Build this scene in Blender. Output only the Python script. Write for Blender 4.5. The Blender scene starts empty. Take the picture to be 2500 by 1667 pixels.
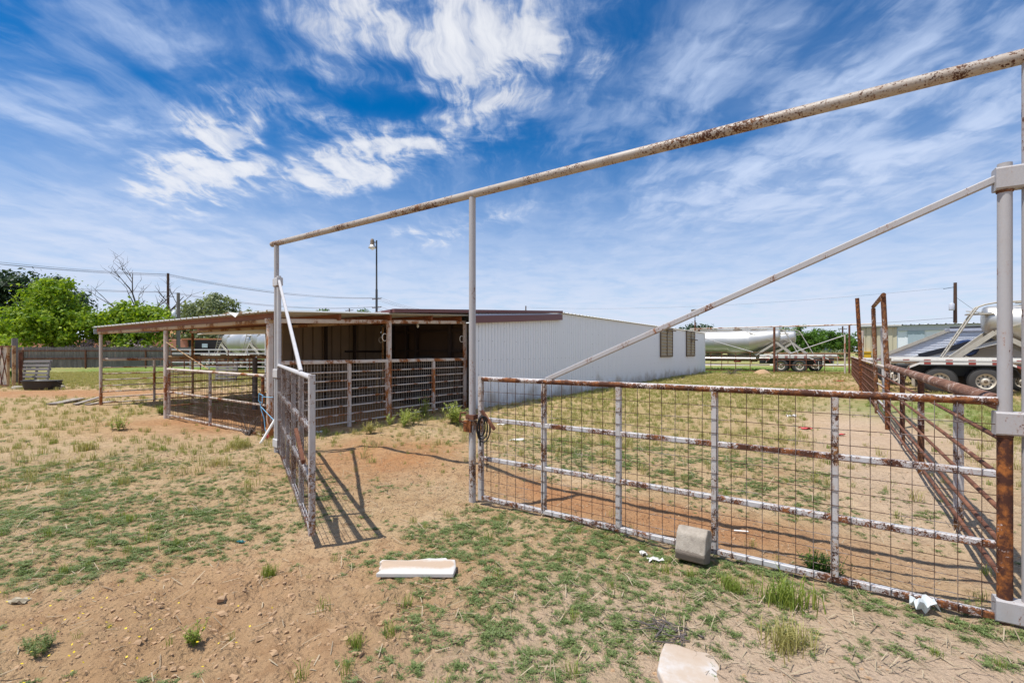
import bpy, math, random
import numpy as np
from mathutils import Vector, Matrix

random.seed(7)
RNG = np.random.default_rng(7)
SC = bpy.context.scene
COL = SC.collection
R = math.radians

# Survey constants: the camera stands at (0, 0, EYE) looking along +Y; metres.
F, CX, HY, EYE = 1145.0, 1250.0, 858.0, 1.6
U = Vector((-.823, .568, 0.))      # yard axis: along the gate line, away to the left
V = Vector((.568, .823, 0.))       # yard axis: along the barn's long wall


def W(px, py, d):
    return Vector(((px - CX) / F * d, d, EYE - (py - HY) / F * d))


def G(px, py, z=0.):
    return W(px, py, (EYE - z) * F / (py - HY))


# ------------------------------------------------------------------ meshes
class MB:
    def __init__(self):
        self.v, self.f, self.s = [], [], []

    def add(self, vs, fs, smooth=False):
        o = len(self.v)
        self.v += [tuple(p) for p in vs]
        self.f += [tuple(i + o for i in q) for q in fs]
        self.s += [smooth] * len(fs)
        return self

    def box(self, c, size, rz=0., rot=None):
        m = rot if rot is not None else Matrix.Rotation(rz, 3, 'Z')
        c = Vector(c)
        vs = [c + m @ Vector((sx * size[0] / 2, sy * size[1] / 2, sz * size[2] / 2)) for sx in (-1, 1) for sy in (-1, 1) for sz in (-1, 1)]
        return self.add(vs, [(0, 1, 3, 2), (4, 6, 7, 5), (0, 4, 5, 1), (2, 3, 7, 6), (0, 2, 6, 4), (1, 5, 7, 3)])

    def prism(self, poly, ext, smooth=False):
        n = len(poly)
        ext = Vector(ext)
        vs = [Vector(p) for p in poly] + [Vector(p) + ext for p in poly]
        fs = [tuple(range(n))[::-1], tuple(range(n, 2 * n))] + [(i, (i + 1) % n, n + (i + 1) % n, n + i) for i in range(n)]
        return self.add(vs, fs, smooth)

    @staticmethod
    def frame(d, up=None):
        d = d.normalized()
        up = Vector(up) if up is not None else (Vector((0, 0, 1)) if abs(d.z) < .95 else Vector((1, 0, 0)))
        x = d.cross(up).normalized()
        return x, x.cross(d).normalized()

    def bar(self, a, b, w, h=None, up=None, ch=.0):
        """rectangular bar from a to b: w across, h along up; ch chamfers the long edges"""
        a, b = Vector(a), Vector(b)
        h = w if h is None else h
        x, y = self.frame(b - a, up)
        if ch > 0:
            p = [(w / 2 - ch, -h / 2), (w / 2, -h / 2 + ch), (w / 2, h / 2 - ch), (w / 2 - ch, h / 2), (-w / 2 + ch, h / 2), (-w / 2, h / 2 - ch), (-w / 2, -h / 2 + ch), (-w / 2 + ch, -h / 2)]
        else:
            p = [(w / 2, -h / 2), (w / 2, h / 2), (-w / 2, h / 2), (-w / 2, -h / 2)]
        return self.prism([a + x * i + y * j for i, j in p], b - a)

    def tube(self, pts, r, seg=10, caps=True, smooth=True):
        pts = [Vector(p) for p in pts]
        n = len(pts)
        rs = r if isinstance(r, (list, tuple)) else [r] * n
        vs, fs = [], []
        d0 = (pts[1] - pts[0]).normalized()
        x, y = self.frame(d0)
        for i, p in enumerate(pts):
            if 0 < i < n - 1:
                d = ((pts[i] - pts[i - 1]).normalized() + (pts[i + 1] - pts[i]).normalized())
                d = d.normalized() if d.length > 1e-6 else (pts[i + 1] - pts[i]).normalized()
            elif i == 0:
                d = d0
            else:
                d = (pts[-1] - pts[-2]).normalized()
            x = (x - d * x.dot(d)).normalized()
            y = d.cross(x)
            for k in range(seg):
                t = 2 * math.pi * k / seg
                vs.append(p + (x * math.cos(t) + y * math.sin(t)) * rs[i])
        for i in range(n - 1):
            for k in range(seg):
                k2 = (k + 1) % seg
                fs.append((i * seg + k, i * seg + k2, (i + 1) * seg + k2, (i + 1) * seg + k))
        self.add(vs, fs, smooth)
        if caps:
            e = (n - 1) * seg
            self.add([vs[k] for k in range(seg)], [tuple(range(seg))[::-1]])
            self.add([vs[e + k] for k in range(seg)], [tuple(range(seg))])
        return self

    def loft(self, rings, smooth=True, caps=True):
        """rings: lists of equally many points"""
        m = len(rings[0])
        vs = [p for q in rings for p in q]
        fs = []
        for i in range(len(rings) - 1):
            for k in range(m):
                k2 = (k + 1) % m
                fs.append((i * m + k, i * m + k2, (i + 1) * m + k2, (i + 1) * m + k))
        self.add(vs, fs, smooth)
        if caps:
            self.add(rings[0], [tuple(range(m))[::-1]])
            self.add(rings[-1], [tuple(range(m))])
        return self

    def lathe(self, prof, c, axis='z', seg=24, smooth=True, caps=True):
        c = Vector(c)
        rings = []
        for r, h in prof:
            ring = []
            for k in range(seg):
                t = 2 * math.pi * k / seg
                a, b = r * math.cos(t), r * math.sin(t)
                ring.append(c + (Vector((a, b, h)) if axis == 'z' else Vector((a, h, b)) if axis == 'y' else Vector((h, a, b))))
            rings.append(ring)
        return self.loft(rings, smooth, caps)

    def build(self, name, mat, parent=None, loc=None, label=None):
        me = bpy.data.meshes.new(name)
        o = bpy.data.objects.new(name, me)
        COL.objects.link(o)
        vs = np.array(self.v, dtype=np.float64).reshape(-1, 3)
        if parent is not None:
            o.parent = parent
            off = Vector((0, 0, 0))
            p = parent
            while p is not None:
                off += p.location
                p = p.parent
            vs = vs - np.array(off)
        else:
            if loc is None:
                loc = (float((vs[:, 0].min() + vs[:, 0].max()) / 2), float((vs[:, 1].min() + vs[:, 1].max()) / 2), float(vs[:, 2].min()))
            vs = vs - np.array(loc)
            o.location = loc
        me.from_pydata(vs.tolist(), [], self.f)
        me.polygons.foreach_set('use_smooth', self.s)
        if mat is not None:
            me.materials.append(mat)
        me.validate()
        me.update()
        if label:
            o['label'] = label
        return o


def np_quads(name, verts, mat, parent=None, kind=None, smooth=False):
    """mesh of loose quads from an (n*4, 3) array"""
    n = len(verts) // 4
    me = bpy.data.meshes.new(name)
    me.vertices.add(n * 4)
    me.vertices.foreach_set('co', np.ascontiguousarray(verts, dtype=np.float32).ravel())
    me.loops.add(n * 4)
    me.loops.foreach_set('vertex_index', np.arange(n * 4, dtype=np.int32))
    me.polygons.add(n)
    me.polygons.foreach_set('loop_start', np.arange(n, dtype=np.int32) * 4)
    me.polygons.foreach_set('loop_total', np.full(n, 4, dtype=np.int32))
    me.polygons.foreach_set('use_smooth', np.full(n, smooth))
    me.materials.append(mat)
    me.update(calc_edges=True)
    o = bpy.data.objects.new(name, me)
    COL.objects.link(o)
    if parent is not None:
        o.parent = parent
    if kind:
        o['kind'] = kind
    return o


def thing(name, label, cat, loc=(0, 0, 0), group=None):
    o = bpy.data.objects.new(name, None)
    COL.objects.link(o)
    o.location = loc
    o.empty_display_size = .2
    return tag(o, label, cat, group)


def tag(o, label, cat, group=None):
    o['label'] = label
    o['category'] = cat
    o['kind'] = 'thing'
    if group:
        o['group'] = group
    return o


def copy_tree(o, parent=None):
    c = o.copy()
    COL.objects.link(c)
    c.parent = parent
    for ch in list(o.children):
        copy_tree(ch, c)
    return c


def place(o, loc, rz=0.):
    o.location = loc
    o.rotation_euler = (0, 0, rz)
    return o


# ------------------------------------------------------------------ numpy noise
_perm = RNG.permutation(512)
_perm = np.concatenate([_perm, _perm, _perm])
_val = RNG.random(2048)


def vnoise(x, y):
    xi, yi = np.floor(x).astype(np.int64), np.floor(y).astype(np.int64)
    fx, fy = x - xi, y - yi
    fx = fx * fx * fx * (fx * (fx * 6 - 15) + 10)
    fy = fy * fy * fy * (fy * (fy * 6 - 15) + 10)
    xi &= 511
    yi &= 511
    x2, y2 = (xi + 1) & 511, (yi + 1) & 511
    h = lambda a, b: _val[_perm[_perm[a] + b]]
    return (h(xi, yi) * (1 - fx) + h(x2, yi) * fx) * (1 - fy) + (h(xi, y2) * (1 - fx) + h(x2, y2) * fx) * fy


def fbm(x, y, sc, oct=4, seed=0.):
    x = np.asarray(x, dtype=np.float64) * sc + seed * 17.3
    y = np.asarray(y, dtype=np.float64) * sc + seed * 9.7
    a, t, n = 1., 0., 0.
    for _ in range(oct):
        t = t + a * vnoise(x, y)
        n += a
        a *= .5
        x, y = x * 2.03 + 11.1, y * 2.03 + 5.7
    return t / n


def sstep(a, b, x):
    t = np.clip((x - a) / (b - a), 0, 1)
    return t * t * (3 - 2 * t)


def ell(x, y, c, rx, ry, ang=0., soft=.5):
    """1 inside an ellipse on the ground, falling to 0 over the soft share of its radius"""
    dx, dy = x - c[0], y - c[1]
    ca, sa = math.cos(ang), math.sin(ang)
    q = np.sqrt(((dx * ca + dy * sa) / rx) ** 2 + ((-dx * sa + dy * ca) / ry) ** 2)
    return 1 - sstep(1 - soft, 1 + soft, q)
# ------------------------------------------------------------------ materials
class NT:
    def __init__(self, name):
        self.m = bpy.data.materials.new(name)
        self.m.use_nodes = True
        self.t = self.m.node_tree
        self.b = self.t.nodes['Principled BSDF']
        self.out = self.t.nodes['Material Output']

    def n(self, typ, **kw):
        q = self.t.nodes.new(typ)
        for k, v in kw.items():
            setattr(q, k, v)
        return q

    def link(self, a, b):
        self.t.links.new(a, b)

    def setin(self, sock, v):
        if hasattr(v, 'is_output'):
            self.link(v, sock)
        else:
            sock.default_value = v

    def math(self, op, a, b=0., c=None, clamp=False):
        q = self.n('ShaderNodeMath', operation=op)
        q.use_clamp = clamp
        self.setin(q.inputs[0], a)
        self.setin(q.inputs[1], b)
        if c is not None:
            self.setin(q.inputs[2], c)
        return q.outputs[0]

    def mix(self, fac, a, b, blend='MIX'):
        q = self.n('ShaderNodeMix', data_type='RGBA', blend_type=blend)
        self.setin(q.inputs[0], fac)
        self.setin(q.inputs[6], a if hasattr(a, 'is_output') else (*a, 1))
        self.setin(q.inputs[7], b if hasattr(b, 'is_output') else (*b, 1))
        return q.outputs[2]

    def noise(self, vec, scale, detail=4, rough=.55, dist=0.):
        q = self.n('ShaderNodeTexNoise')
        q.inputs['Scale'].default_value = scale
        q.inputs['Detail'].default_value = detail
        q.inputs['Roughness'].default_value = rough
        q.inputs['Distortion'].default_value = dist
        if vec is not None:
            self.link(vec, q.inputs['Vector'])
        return q.outputs['Fac']

    def ramp(self, fac, stops):
        q = self.n('ShaderNodeValToRGB')
        e = q.color_ramp.elements
        while len(e) < len(stops):
            e.new(.5)
        for k, (p, c) in enumerate(stops):
            e[k].position = p
            e[k].color = (*c, 1) if len(c) == 3 else c
        self.link(fac, q.inputs[0])
        return q.outputs[0]

    def step(self, x, a, b):
        q = self.n('ShaderNodeMapRange', interpolation_type='SMOOTHSTEP')
        self.setin(q.inputs[0], x)
        self.setin(q.inputs[1], a)
        self.setin(q.inputs[2], b)
        return q.outputs[0]

    def objvec(self, scale=None):
        tc = self.n('ShaderNodeTexCoord')
        oi = self.n('ShaderNodeObjectInfo')
        k = self.math('MULTIPLY', oi.outputs['Random'], 37.)
        a = self.n('ShaderNodeVectorMath', operation='ADD')
        self.link(tc.outputs['Object'], a.inputs[0])
        self.link(k, a.inputs[1])
        v = a.outputs[0]
        if scale is not None:
            m = self.n('ShaderNodeVectorMath', operation='MULTIPLY')
            self.link(v, m.inputs[0])
            m.inputs[1].default_value = scale
            v = m.outputs[0]
        return v

    def bump(self, h, strength=.3, dist=.01):
        q = self.n('ShaderNodeBump')
        q.inputs['Strength'].default_value = strength
        q.inputs['Distance'].default_value = dist
        self.link(h, q.inputs['Height'])
        self.link(q.outputs[0], self.b.inputs['Normal'])

    def done(self, col=None, rough=None, metal=None, spec=None):
        b = self.b.inputs
        if col is not None:
            self.setin(b['Base Color'], col if hasattr(col, 'is_output') else (*col, 1))
        if rough is not None:
            self.setin(b['Roughness'], rough)
        if metal is not None:
            self.setin(b['Metallic'], metal)
        if spec is not None:
            self.setin(b['Specular IOR Level'], spec)
        return self.m


def plain(name, c, rough=.6, metal=0., var=.15, scale=8., spec=.4):
    t = NT(name)
    nz = t.noise(t.objvec(), scale, 5, .6)
    f = t.math('MULTIPLY_ADD', nz, 2 * var, 1 - var)
    col = t.mix(1., c, (1, 1, 1), 'MULTIPLY')
    q = col.node
    cr = t.n('ShaderNodeCombineColor')
    for i in range(3):
        t.link(f, cr.inputs[i])
    t.link(cr.outputs[0], q.inputs[7])
    rr = t.math('MULTIPLY_ADD', nz, .2, rough - .1, clamp=True)
    return t.done(col, rr, metal, spec)


def rusty(name, paint=(.62, .62, .66), amount=.3, scale=5., dark=(.075, .026, .013), orange=(.33, .115, .03), top=0., rough=.5, dirt=.25, streak=None, w=(.55, .30, .15)):
    """chalky paint over rust: 'amount' of it has flaked off; top keeps paint on upward faces"""
    t = NT(name)
    v = t.objvec(streak)
    big = t.noise(v, scale * .6, 3, .5)
    mid = t.noise(v, scale * 4, 6, .65)
    fine = t.noise(v, scale * 16, 4, .7)
    s = t.math('MULTIPLY_ADD', big, w[0], t.math('MULTIPLY', mid, w[1]))
    s = t.math('MULTIPLY_ADD', fine, w[2], s)
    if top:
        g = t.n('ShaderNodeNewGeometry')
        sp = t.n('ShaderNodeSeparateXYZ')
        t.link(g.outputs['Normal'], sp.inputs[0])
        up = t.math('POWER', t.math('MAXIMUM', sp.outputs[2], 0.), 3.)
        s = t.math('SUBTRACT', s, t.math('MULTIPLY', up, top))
    thr = .5 + (.5 - amount) * .42
    mask = t.step(s, thr - .012, thr + .012)
    halo = t.step(s, thr - .07, thr + .02)
    rcol = t.mix(t.step(t.noise(v, scale * 2.2, 5, .7), .42, .66), dark, orange)
    rcol = t.mix(t.math('MULTIPLY', t.noise(v, scale * 30, 3), .5), rcol, (.04, .018, .012))
    pv = t.mix(t.math('MULTIPLY', t.step(t.noise(v, scale * 1.4, 6, .7), .4, .8), dirt), paint, (.32, .24, .18))
    pv = t.mix(t.math('MULTIPLY', halo, .35), pv, orange)
    col = t.mix(mask, pv, rcol)
    rg = t.math('MULTIPLY_ADD', mask, .35, rough, clamp=True)
    h = t.math('MULTIPLY_ADD', fine, .5, t.math('MULTIPLY', mask, -.6))
    t.bump(h, .55, .004)
    return t.done(col, rg, 0., .4)


def wood(name, c1, c2, rough=.85, axis=2, sc=14.):
    t = NT(name)
    st = [1., 1., 1.]
    st[axis] = .08
    v = t.objvec(tuple(st))
    g = t.noise(v, sc, 6, .65)
    p = t.noise(t.objvec(), 1.7, 3, .5)
    isl = t.n('ShaderNodeNewGeometry').outputs['Random Per Island']
    col = t.ramp(g, [(.3, c2), (.7, c1)])
    col = t.mix(t.math('MULTIPLY', isl, .55), col, tuple(x * .45 for x in c1))
    col = t.mix(t.math('MULTIPLY', t.step(p, .5, .75), .4), col, tuple(x * .6 for x in c2))
    t.bump(g, .4, .004)
    return t.done(col, rough, 0., .2)


def leafmat(name, c1, c2, trans=.35, rough=.55):
    t = NT(name)
    g = t.n('ShaderNodeNewGeometry')
    col = t.mix(g.outputs['Random Per Island'], c1, c2)
    t.done(col, rough, 0., .3)
    tr = t.n('ShaderNodeBsdfTranslucent')
    t.link(t.mix(1., col, (1.25, 1.3, .6), 'MULTIPLY'), tr.inputs['Color'])
    mx = t.n('ShaderNodeMixShader')
    mx.inputs[0].default_value = trans
    t.link(t.b.outputs[0], mx.inputs[1])
    t.link(tr.outputs[0], mx.inputs[2])
    t.link(mx.outputs[0], t.out.inputs['Surface'])
    return t.m


def wallmat(name, c, dirtc=(.3, .24, .18), z0=0., dirt=.6, dots=False):
    """painted sheet steel with dirt splashed along its foot (z0 = foot height in object space)"""
    t = NT(name)
    tc = t.n('ShaderNodeTexCoord')
    sp = t.n('ShaderNodeSeparateXYZ')
    t.link(tc.outputs['Object'], sp.inputs[0])
    n1 = t.noise(tc.outputs['Object'], 1.1, 5, .6)
    sv = t.n('ShaderNodeVectorMath', operation='MULTIPLY')
    t.link(tc.outputs['Object'], sv.inputs[0])
    sv.inputs[1].default_value = (6, 6, .25)
    n2 = t.noise(sv.outputs[0], 1., 5, .7)
    hgt = t.math('SUBTRACT', sp.outputs[2], z0)
    lim = t.math('MULTIPLY_ADD', n1, 1.5, -.33)
    foot = t.step(t.math('SUBTRACT', lim, hgt), -.1, .5)
    foot = t.math('MULTIPLY', foot, dirt * 1.2, clamp=True)
    drip = t.math('MULTIPLY', t.step(n2, .58, .8), .22)
    col = t.mix(t.math('MULTIPLY', n1, .2), c, tuple(x * .82 for x in c))
    col = t.mix(drip, col, (.42, .36, .31))
    col = t.mix(foot, col, dirtc)
    if dots:                     # rows of dark screw heads along the wall's own girts
        along = t.math('ADD', t.math('MULTIPLY', sp.outputs[0], V.x), t.math('MULTIPLY', sp.outputs[1], V.y))
        mk = None
        for zz, pitch in ((.55, .62), (.95, .62), (1.36, .31), (1.9, .62), (2.3, .62)):
            fr = t.math('MULTIPLY', t.math('SUBTRACT', t.math('FRACT', t.math('DIVIDE', along, pitch)), .5), pitch)
            dz = t.math('SUBTRACT', sp.outputs[2], zz)
            d2 = t.math('ADD', t.math('MULTIPLY', fr, fr), t.math('MULTIPLY', dz, dz))
            q = t.math('LESS_THAN', d2, .012 ** 2)
            mk = q if mk is None else t.math('MAXIMUM', mk, q)
        col = t.mix(t.math('MULTIPLY', mk, .85), col, (.06, .05, .05))
    return t.done(col, .42, 0., .4)


M = {}
M['post'] = rusty('post_paint', (.385, .375, .384), .28, 8., top=0., dirt=.3, streak=(1, 1, .35), w=(.42, .3, .28))
M['beam'] = rusty('beam_paint', (.40, .36, .32), .42, 4.5, orange=(.24, .10, .03), dirt=.8, w=(.34, .28, .38))
M['white'] = rusty('white_tube_paint', (.50, .49, .496), .20, 7., dirt=.3, w=(.42, .3, .28))
M['gate'] = rusty('gate_paint', (.47, .46, .465), .48, 8., top=.04, dirt=.3, w=(.42, .33, .25))
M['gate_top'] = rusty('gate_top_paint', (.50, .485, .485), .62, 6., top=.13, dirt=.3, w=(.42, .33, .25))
M['gate_up'] = rusty('gate_upright_paint', (.47, .455, .455), .41, 9., orange=(.42, .2, .06), dirt=.5, streak=(1, 1, .8), w=(.40, .34, .26))
M['goal'] = rusty('goalpost_paint', (.48, .45, .44), .60, 6., orange=(.38, .16, .05), dark=(.12, .045, .02), dirt=.5, streak=(1, 1, .6), w=(.42, .33, .25))
M['stump'] = rusty('flaking_post_paint', (.58, .54, .53), .74, 5., orange=(.45, .15, .03), dark=(.07, .022, .012), dirt=.2)
M['pipe'] = rusty('pipe_rust', (.52, .36, .28), .86, 3., dark=(.13, .05, .028), orange=(.28, .12, .065), dirt=.5, rough=.6)
M['pipe_top'] = rusty('worn_pipe_rail', (.50, .38, .32), .64, 5., dark=(.17, .075, .045), orange=(.30, .15, .09), dirt=.3, rough=.6, w=(.4, .35, .25))
M['pipe_post'] = rusty('pipe_post_rust', (.60, .55, .53), .64, 4., dark=(.08, .03, .018), orange=(.33, .14, .05), dirt=.5)
M['shed_rail'] = rusty('shed_rail_paint', (.60, .53, .47), .40, 5., orange=(.46, .17, .045), dark=(.28, .10, .035), dirt=.4, top=.04)
M['shed_post'] = rusty('shed_post_paint', (.54, .48, .44), .43, 4., orange=(.48, .17, .035), dark=(.3, .1, .03), dirt=.5, streak=(1, 1, .5))
M['tan_pipe'] = rusty('tan_pipe', (.40, .27, .14), .45, 3., orange=(.42, .19, .05), dark=(.2, .08, .03), dirt=.4)
M['wire'] = rusty('wire_rust', (.2, .17, .16), .6, 6., dark=(.06, .03, .022), orange=(.12, .06, .035))
M['wire_grey'] = plain('galvanised_wire', (.42, .37, .32), .55, .0, .3)
M['barn'] = wallmat('barn_sheet', (.75, .78, .83), dots=True)
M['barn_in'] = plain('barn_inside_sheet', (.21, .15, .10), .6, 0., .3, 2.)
M['shed_roof'] = wallmat('galvanised_roof', (.62, .61, .57), dirt=0.)
M['brown'] = plain('brown_trim', (.15, .06, .06), .45, 0., .15)
M['purlin'] = plain('primer_purlin', (.21, .066, .024), .6, 0., .35, 3.)
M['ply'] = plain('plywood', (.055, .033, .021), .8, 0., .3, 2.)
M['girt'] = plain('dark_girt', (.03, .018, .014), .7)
M['vent'] = plain('vent_tin', (.32, .27, .19), .55, .2, .35, 5.)
M['vent_dark'] = plain('vent_frame', (.16, .12, .085), .6, .1, .3)
M['alu'] = plain('tank_aluminium', (.55, .535, .51), .44, .75, .14, .8, .5)
M['alu_light'] = plain('bright_aluminium', (.78, .79, .81), .55, 0., .08, 1.)
M['alu_strut'] = plain('frame_paint_grey', (.44, .405, .345), .5, .1, .25)
M['white_paint'] = plain('white_paint', (.78, .77, .74), .4, 0., .1)
M['rubber'] = plain('tyre_rubber', (.045, .043, .042), .8, 0., .25)
M['rim'] = plain('rim_steel', (.55, .50, .42), .5, .2, .2)
M['black'] = plain('black_steel', (.02, .02, .022), .5, 0., .3)
M['belt'] = plain('belt_rubber', (.018, .02, .028), .5)
M['navy'] = plain('navy_tank', (.02, .035, .09), .3)
M['fender_under'] = plain('fender_dirty', (.2, .14, .09), .7, 0., .3)
M['red'] = plain('tail_red', (.5, .03, .03), .4)
M['stone'] = plain('concrete', (.34, .30, .255), .95, 0., .4, 24.)
_t = NT('weathered_concrete')
_tc = _t.n('ShaderNodeTexCoord').outputs['Object']
_sp = _t.n('ShaderNodeSeparateXYZ')
_t.link(_tc, _sp.inputs[0])
_n1 = _t.noise(_tc, 14., 6, .7)
_n2 = _t.noise(_tc, 90., 4, .7)
_c = _t.ramp(_n1, [(.3, (.25, .215, .18)), (.55, (.36, .315, .265)), (.75, (.42, .375, .32))])
_c = _t.mix(_t.step(_t.math('MULTIPLY_ADD', _n1, .05, _sp.outputs[2]), .155, .15), _c, (.20, .165, .135))
_c = _t.mix(_t.math('MULTIPLY', _t.step(_n2, .58, .7), .5), _c, (.14, .12, .10))
_t.bump(_t.math('ADD', _n1, _n2), .7, .006)
M['block'] = _t.done(_c, .95, 0., .2)
M['plaster'] = plain('plaster_white', (.60, .56, .52), .9, 0., .08, 20.)
M['hose'] = plain('black_hose', (.012, .012, .014), .45)
M['pvc'] = plain('pvc_white', (.80, .78, .74), .35)
M['rope_blue'] = plain('rope_blue', (.18, .45, .68), .7)
M['rag_red'] = plain('rag_red', (.62, .09, .09), .8)
M['plastic'] = plain('plastic_film', (.62, .66, .66), .3, 0., .15)
M['paper'] = plain('paper_scrap', (.62, .60, .57), .8)
M['teal'] = plain('teal_plastic', (.05, .22, .22), .4)
M['lamp_glass'] = plain('lamp_glass', (.7, .72, .7), .15)
M['pole_wood'] = wood('pole_wood', (.13, .075, .055), (.07, .04, .03), axis=2)
M['pole_grey'] = wood('pole_wood_grey', (.28, .25, .23), (.16, .14, .125), axis=2)
M['fence_wood'] = wood('fence_wood', (.25, .225, .21), (.11, .098, .092), axis=2)
M['pallet'] = wood('pallet_wood', (.36, .34, .33), (.2, .185, .18), axis=0)
M['plank'] = wood('plank_wood', (.48, .42, .37), (.3, .25, .21), axis=0)
M['bark'] = wood('bark', (.16, .12, .09), (.08, .06, .045), axis=2)
M['dead'] = wood('dead_wood', (.15, .125, .12), (.08, .07, .065), axis=2)
M['adobe'] = plain('adobe_plaster', (.50, .235, .15), .9, 0., .1, 1.)
M['tile'] = plain('roof_tile', (.45, .2, .1), .85, 0., .3, 4.)
M['dark_gate'] = plain('dark_gate', (.018, .018, .02), .6)
M['beige'] = wallmat('beige_sheet', (.52, .48, .35), dirt=.1)
M['bldg_white'] = wallmat('white_sheet', (.76, .78, .84), dirt=.1)
M['bldg_grey'] = plain('blue_grey_sheet', (.34, .41, .47), .5)
M['lavender'] = plain('grey_fascia', (.46, .48, .56), .5)
M['house_blue'] = plain('house_blue', (.10, .13, .17), .7)
M['roof_pale'] = plain('roof_pale', (.62, .55, .45), .8)
M['roof_dark'] = plain('roof_dark', (.14, .13, .13), .8)
M['yellow'] = plain('yellow_paint', (.62, .36, .02), .5)
M['cable'] = plain('cable', (.10, .10, .115), .6)
M['sign'] = plain('pale_sign', (.5, .66, .72), .5)
M['emblem'] = plain('pale_teal_paint', (.34, .50, .52), .45)

# red and white conspicuity tape (a printed band along the object's X axis)
_t = NT('reflective_tape')
_tc = _t.n('ShaderNodeTexCoord')
_sp = _t.n('ShaderNodeSeparateXYZ')
_t.link(_tc.outputs['Object'], _sp.inputs[0])
_fr = _t.math('FRACT', _t.math('MULTIPLY', _sp.outputs[0], 1.6))
M['tape'] = _t.done(_t.mix(_t.math('GREATER_THAN', _fr, .68), (.70, .68, .65), (.30, .06, .05)), .4, 0., .5)

M['leaf_bright'] = leafmat('leaves_bright', (.09, .19, .012), (.34, .43, .03), .45)
M['leaf_dark'] = leafmat('leaves_dark', (.022, .05, .022), (.05, .085, .035), .25)
M['leaf_grey'] = leafmat('leaves_grey_green', (.15, .19, .09), (.27, .30, .16), .4)
M['leaf_mid'] = leafmat('leaves_mid', (.045, .11, .012), (.10, .19, .02), .35)
M['weed'] = leafmat('weed_leaves', (.105, .155, .05), (.22, .27, .095), .3)
M['grass_green'] = leafmat('grass_green', (.15, .22, .035), (.29, .33, .07), .35)
M['grass_dry'] = leafmat('grass_dry', (.29, .27, .085), (.46, .41, .18), .3)
M['weed_light'] = leafmat('weed_light', (.22, .28, .07), (.38, .40, .13), .35)
M['straw'] = leafmat('straw', (.24, .18, .12), (.46, .38, .26), .1)
M['lilac'] = leafmat('lilac_brush', (.28, .2, .22), (.42, .33, .33), .2)
M['twig'] = plain('twig_bark', (.17, .12, .095), .9)
M['flower'] = plain('yellow_petals', (.75, .55, .02), .6)
M['clod'] = plain('soil_clod', (.385, .25, .145), .95, 0., .35, 9.)
# ------------------------------------------------------------------ ground
NV = Vector((.575, .818, 0.))         # across the gate line


def gline(x, y):
    """distance beyond the gate line, and distance along it from the middle post towards the right"""
    return x * .575 + y * .818 - 3.878, (x + .426) * .818 - (y - 5.04) * .575


def cloddy(x, y):
    c = ell(x, y, G(560, 1520), .95, .62, .1, .6)
    c = np.maximum(c, .9 * ell(x, y, G(930, 1510), .5, .5, 0., .6))
    c = np.maximum(c, .8 * ell(x, y, G(330, 1115), 1.6, .9, 0., .6))
    c = np.maximum(c, .5 * ell(x, y, G(1010, 1170), 1.1, .9, 0., .6))
    c = np.maximum(c, .5 * ell(x, y, G(1700, 1300), 1.6, .9, -.6, .6))
    return c


def hgt(x, y):
    x, y = np.asarray(x, dtype=np.float64), np.asarray(y, dtype=np.float64)
    r = np.sqrt(x * x + y * y)
    near = 1 - sstep(14, 30, r)
    h = (fbm(x, y, .55, 3, 1) - .5) * .10 * near
    h = h + (fbm(x, y, 2.1, 3, 2) - .5) * .05 * near
    cl = cloddy(x, y)
    h = h + (fbm(x, y, 6.5, 4, 3) - .5) * (.022 + .06 * cl) * (1 - sstep(9, 16, r))
    h = h + (fbm(x, y, 17., 3, 4) - .5) * (.011 + .026 * cl) * (1 - sstep(5, 9, r))
    n, s = gline(x, y)
    # bank down behind the closed gate, sandy ridge beside the gateway
    dip = sstep(.05, .45, n) * (1 - sstep(1.2, 3.2, n)) * sstep(-.6, .6, s) * (1 - sstep(3.6, 4.6, s))
    h = h - .12 * dip
    rid = np.exp(-((n - 1.15 - .15 * (fbm(x, y, .9, 2, 8) - .5)) / .28) ** 2) * sstep(-3.6, -2.6, s) * (1 - sstep(-.8, 0., s))
    h = h + .07 * rid
    # soil scraped against the shed's front rail
    h = h + .10 * ell(x, y, G(1000, 1050), 1.3, .55, .9, .7)
    h = h + .05 * ell(x, y, G(330, 1060), 2.2, .8, 0., .7)
    return h


def gz(x, y):
    return float(hgt(np.array([x]), np.array([y]))[0])


def GP(px, py):
    """ground point with the terrain's own height"""
    p = G(px, py)
    p.z = gz(p.x, p.y)
    return p


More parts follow.
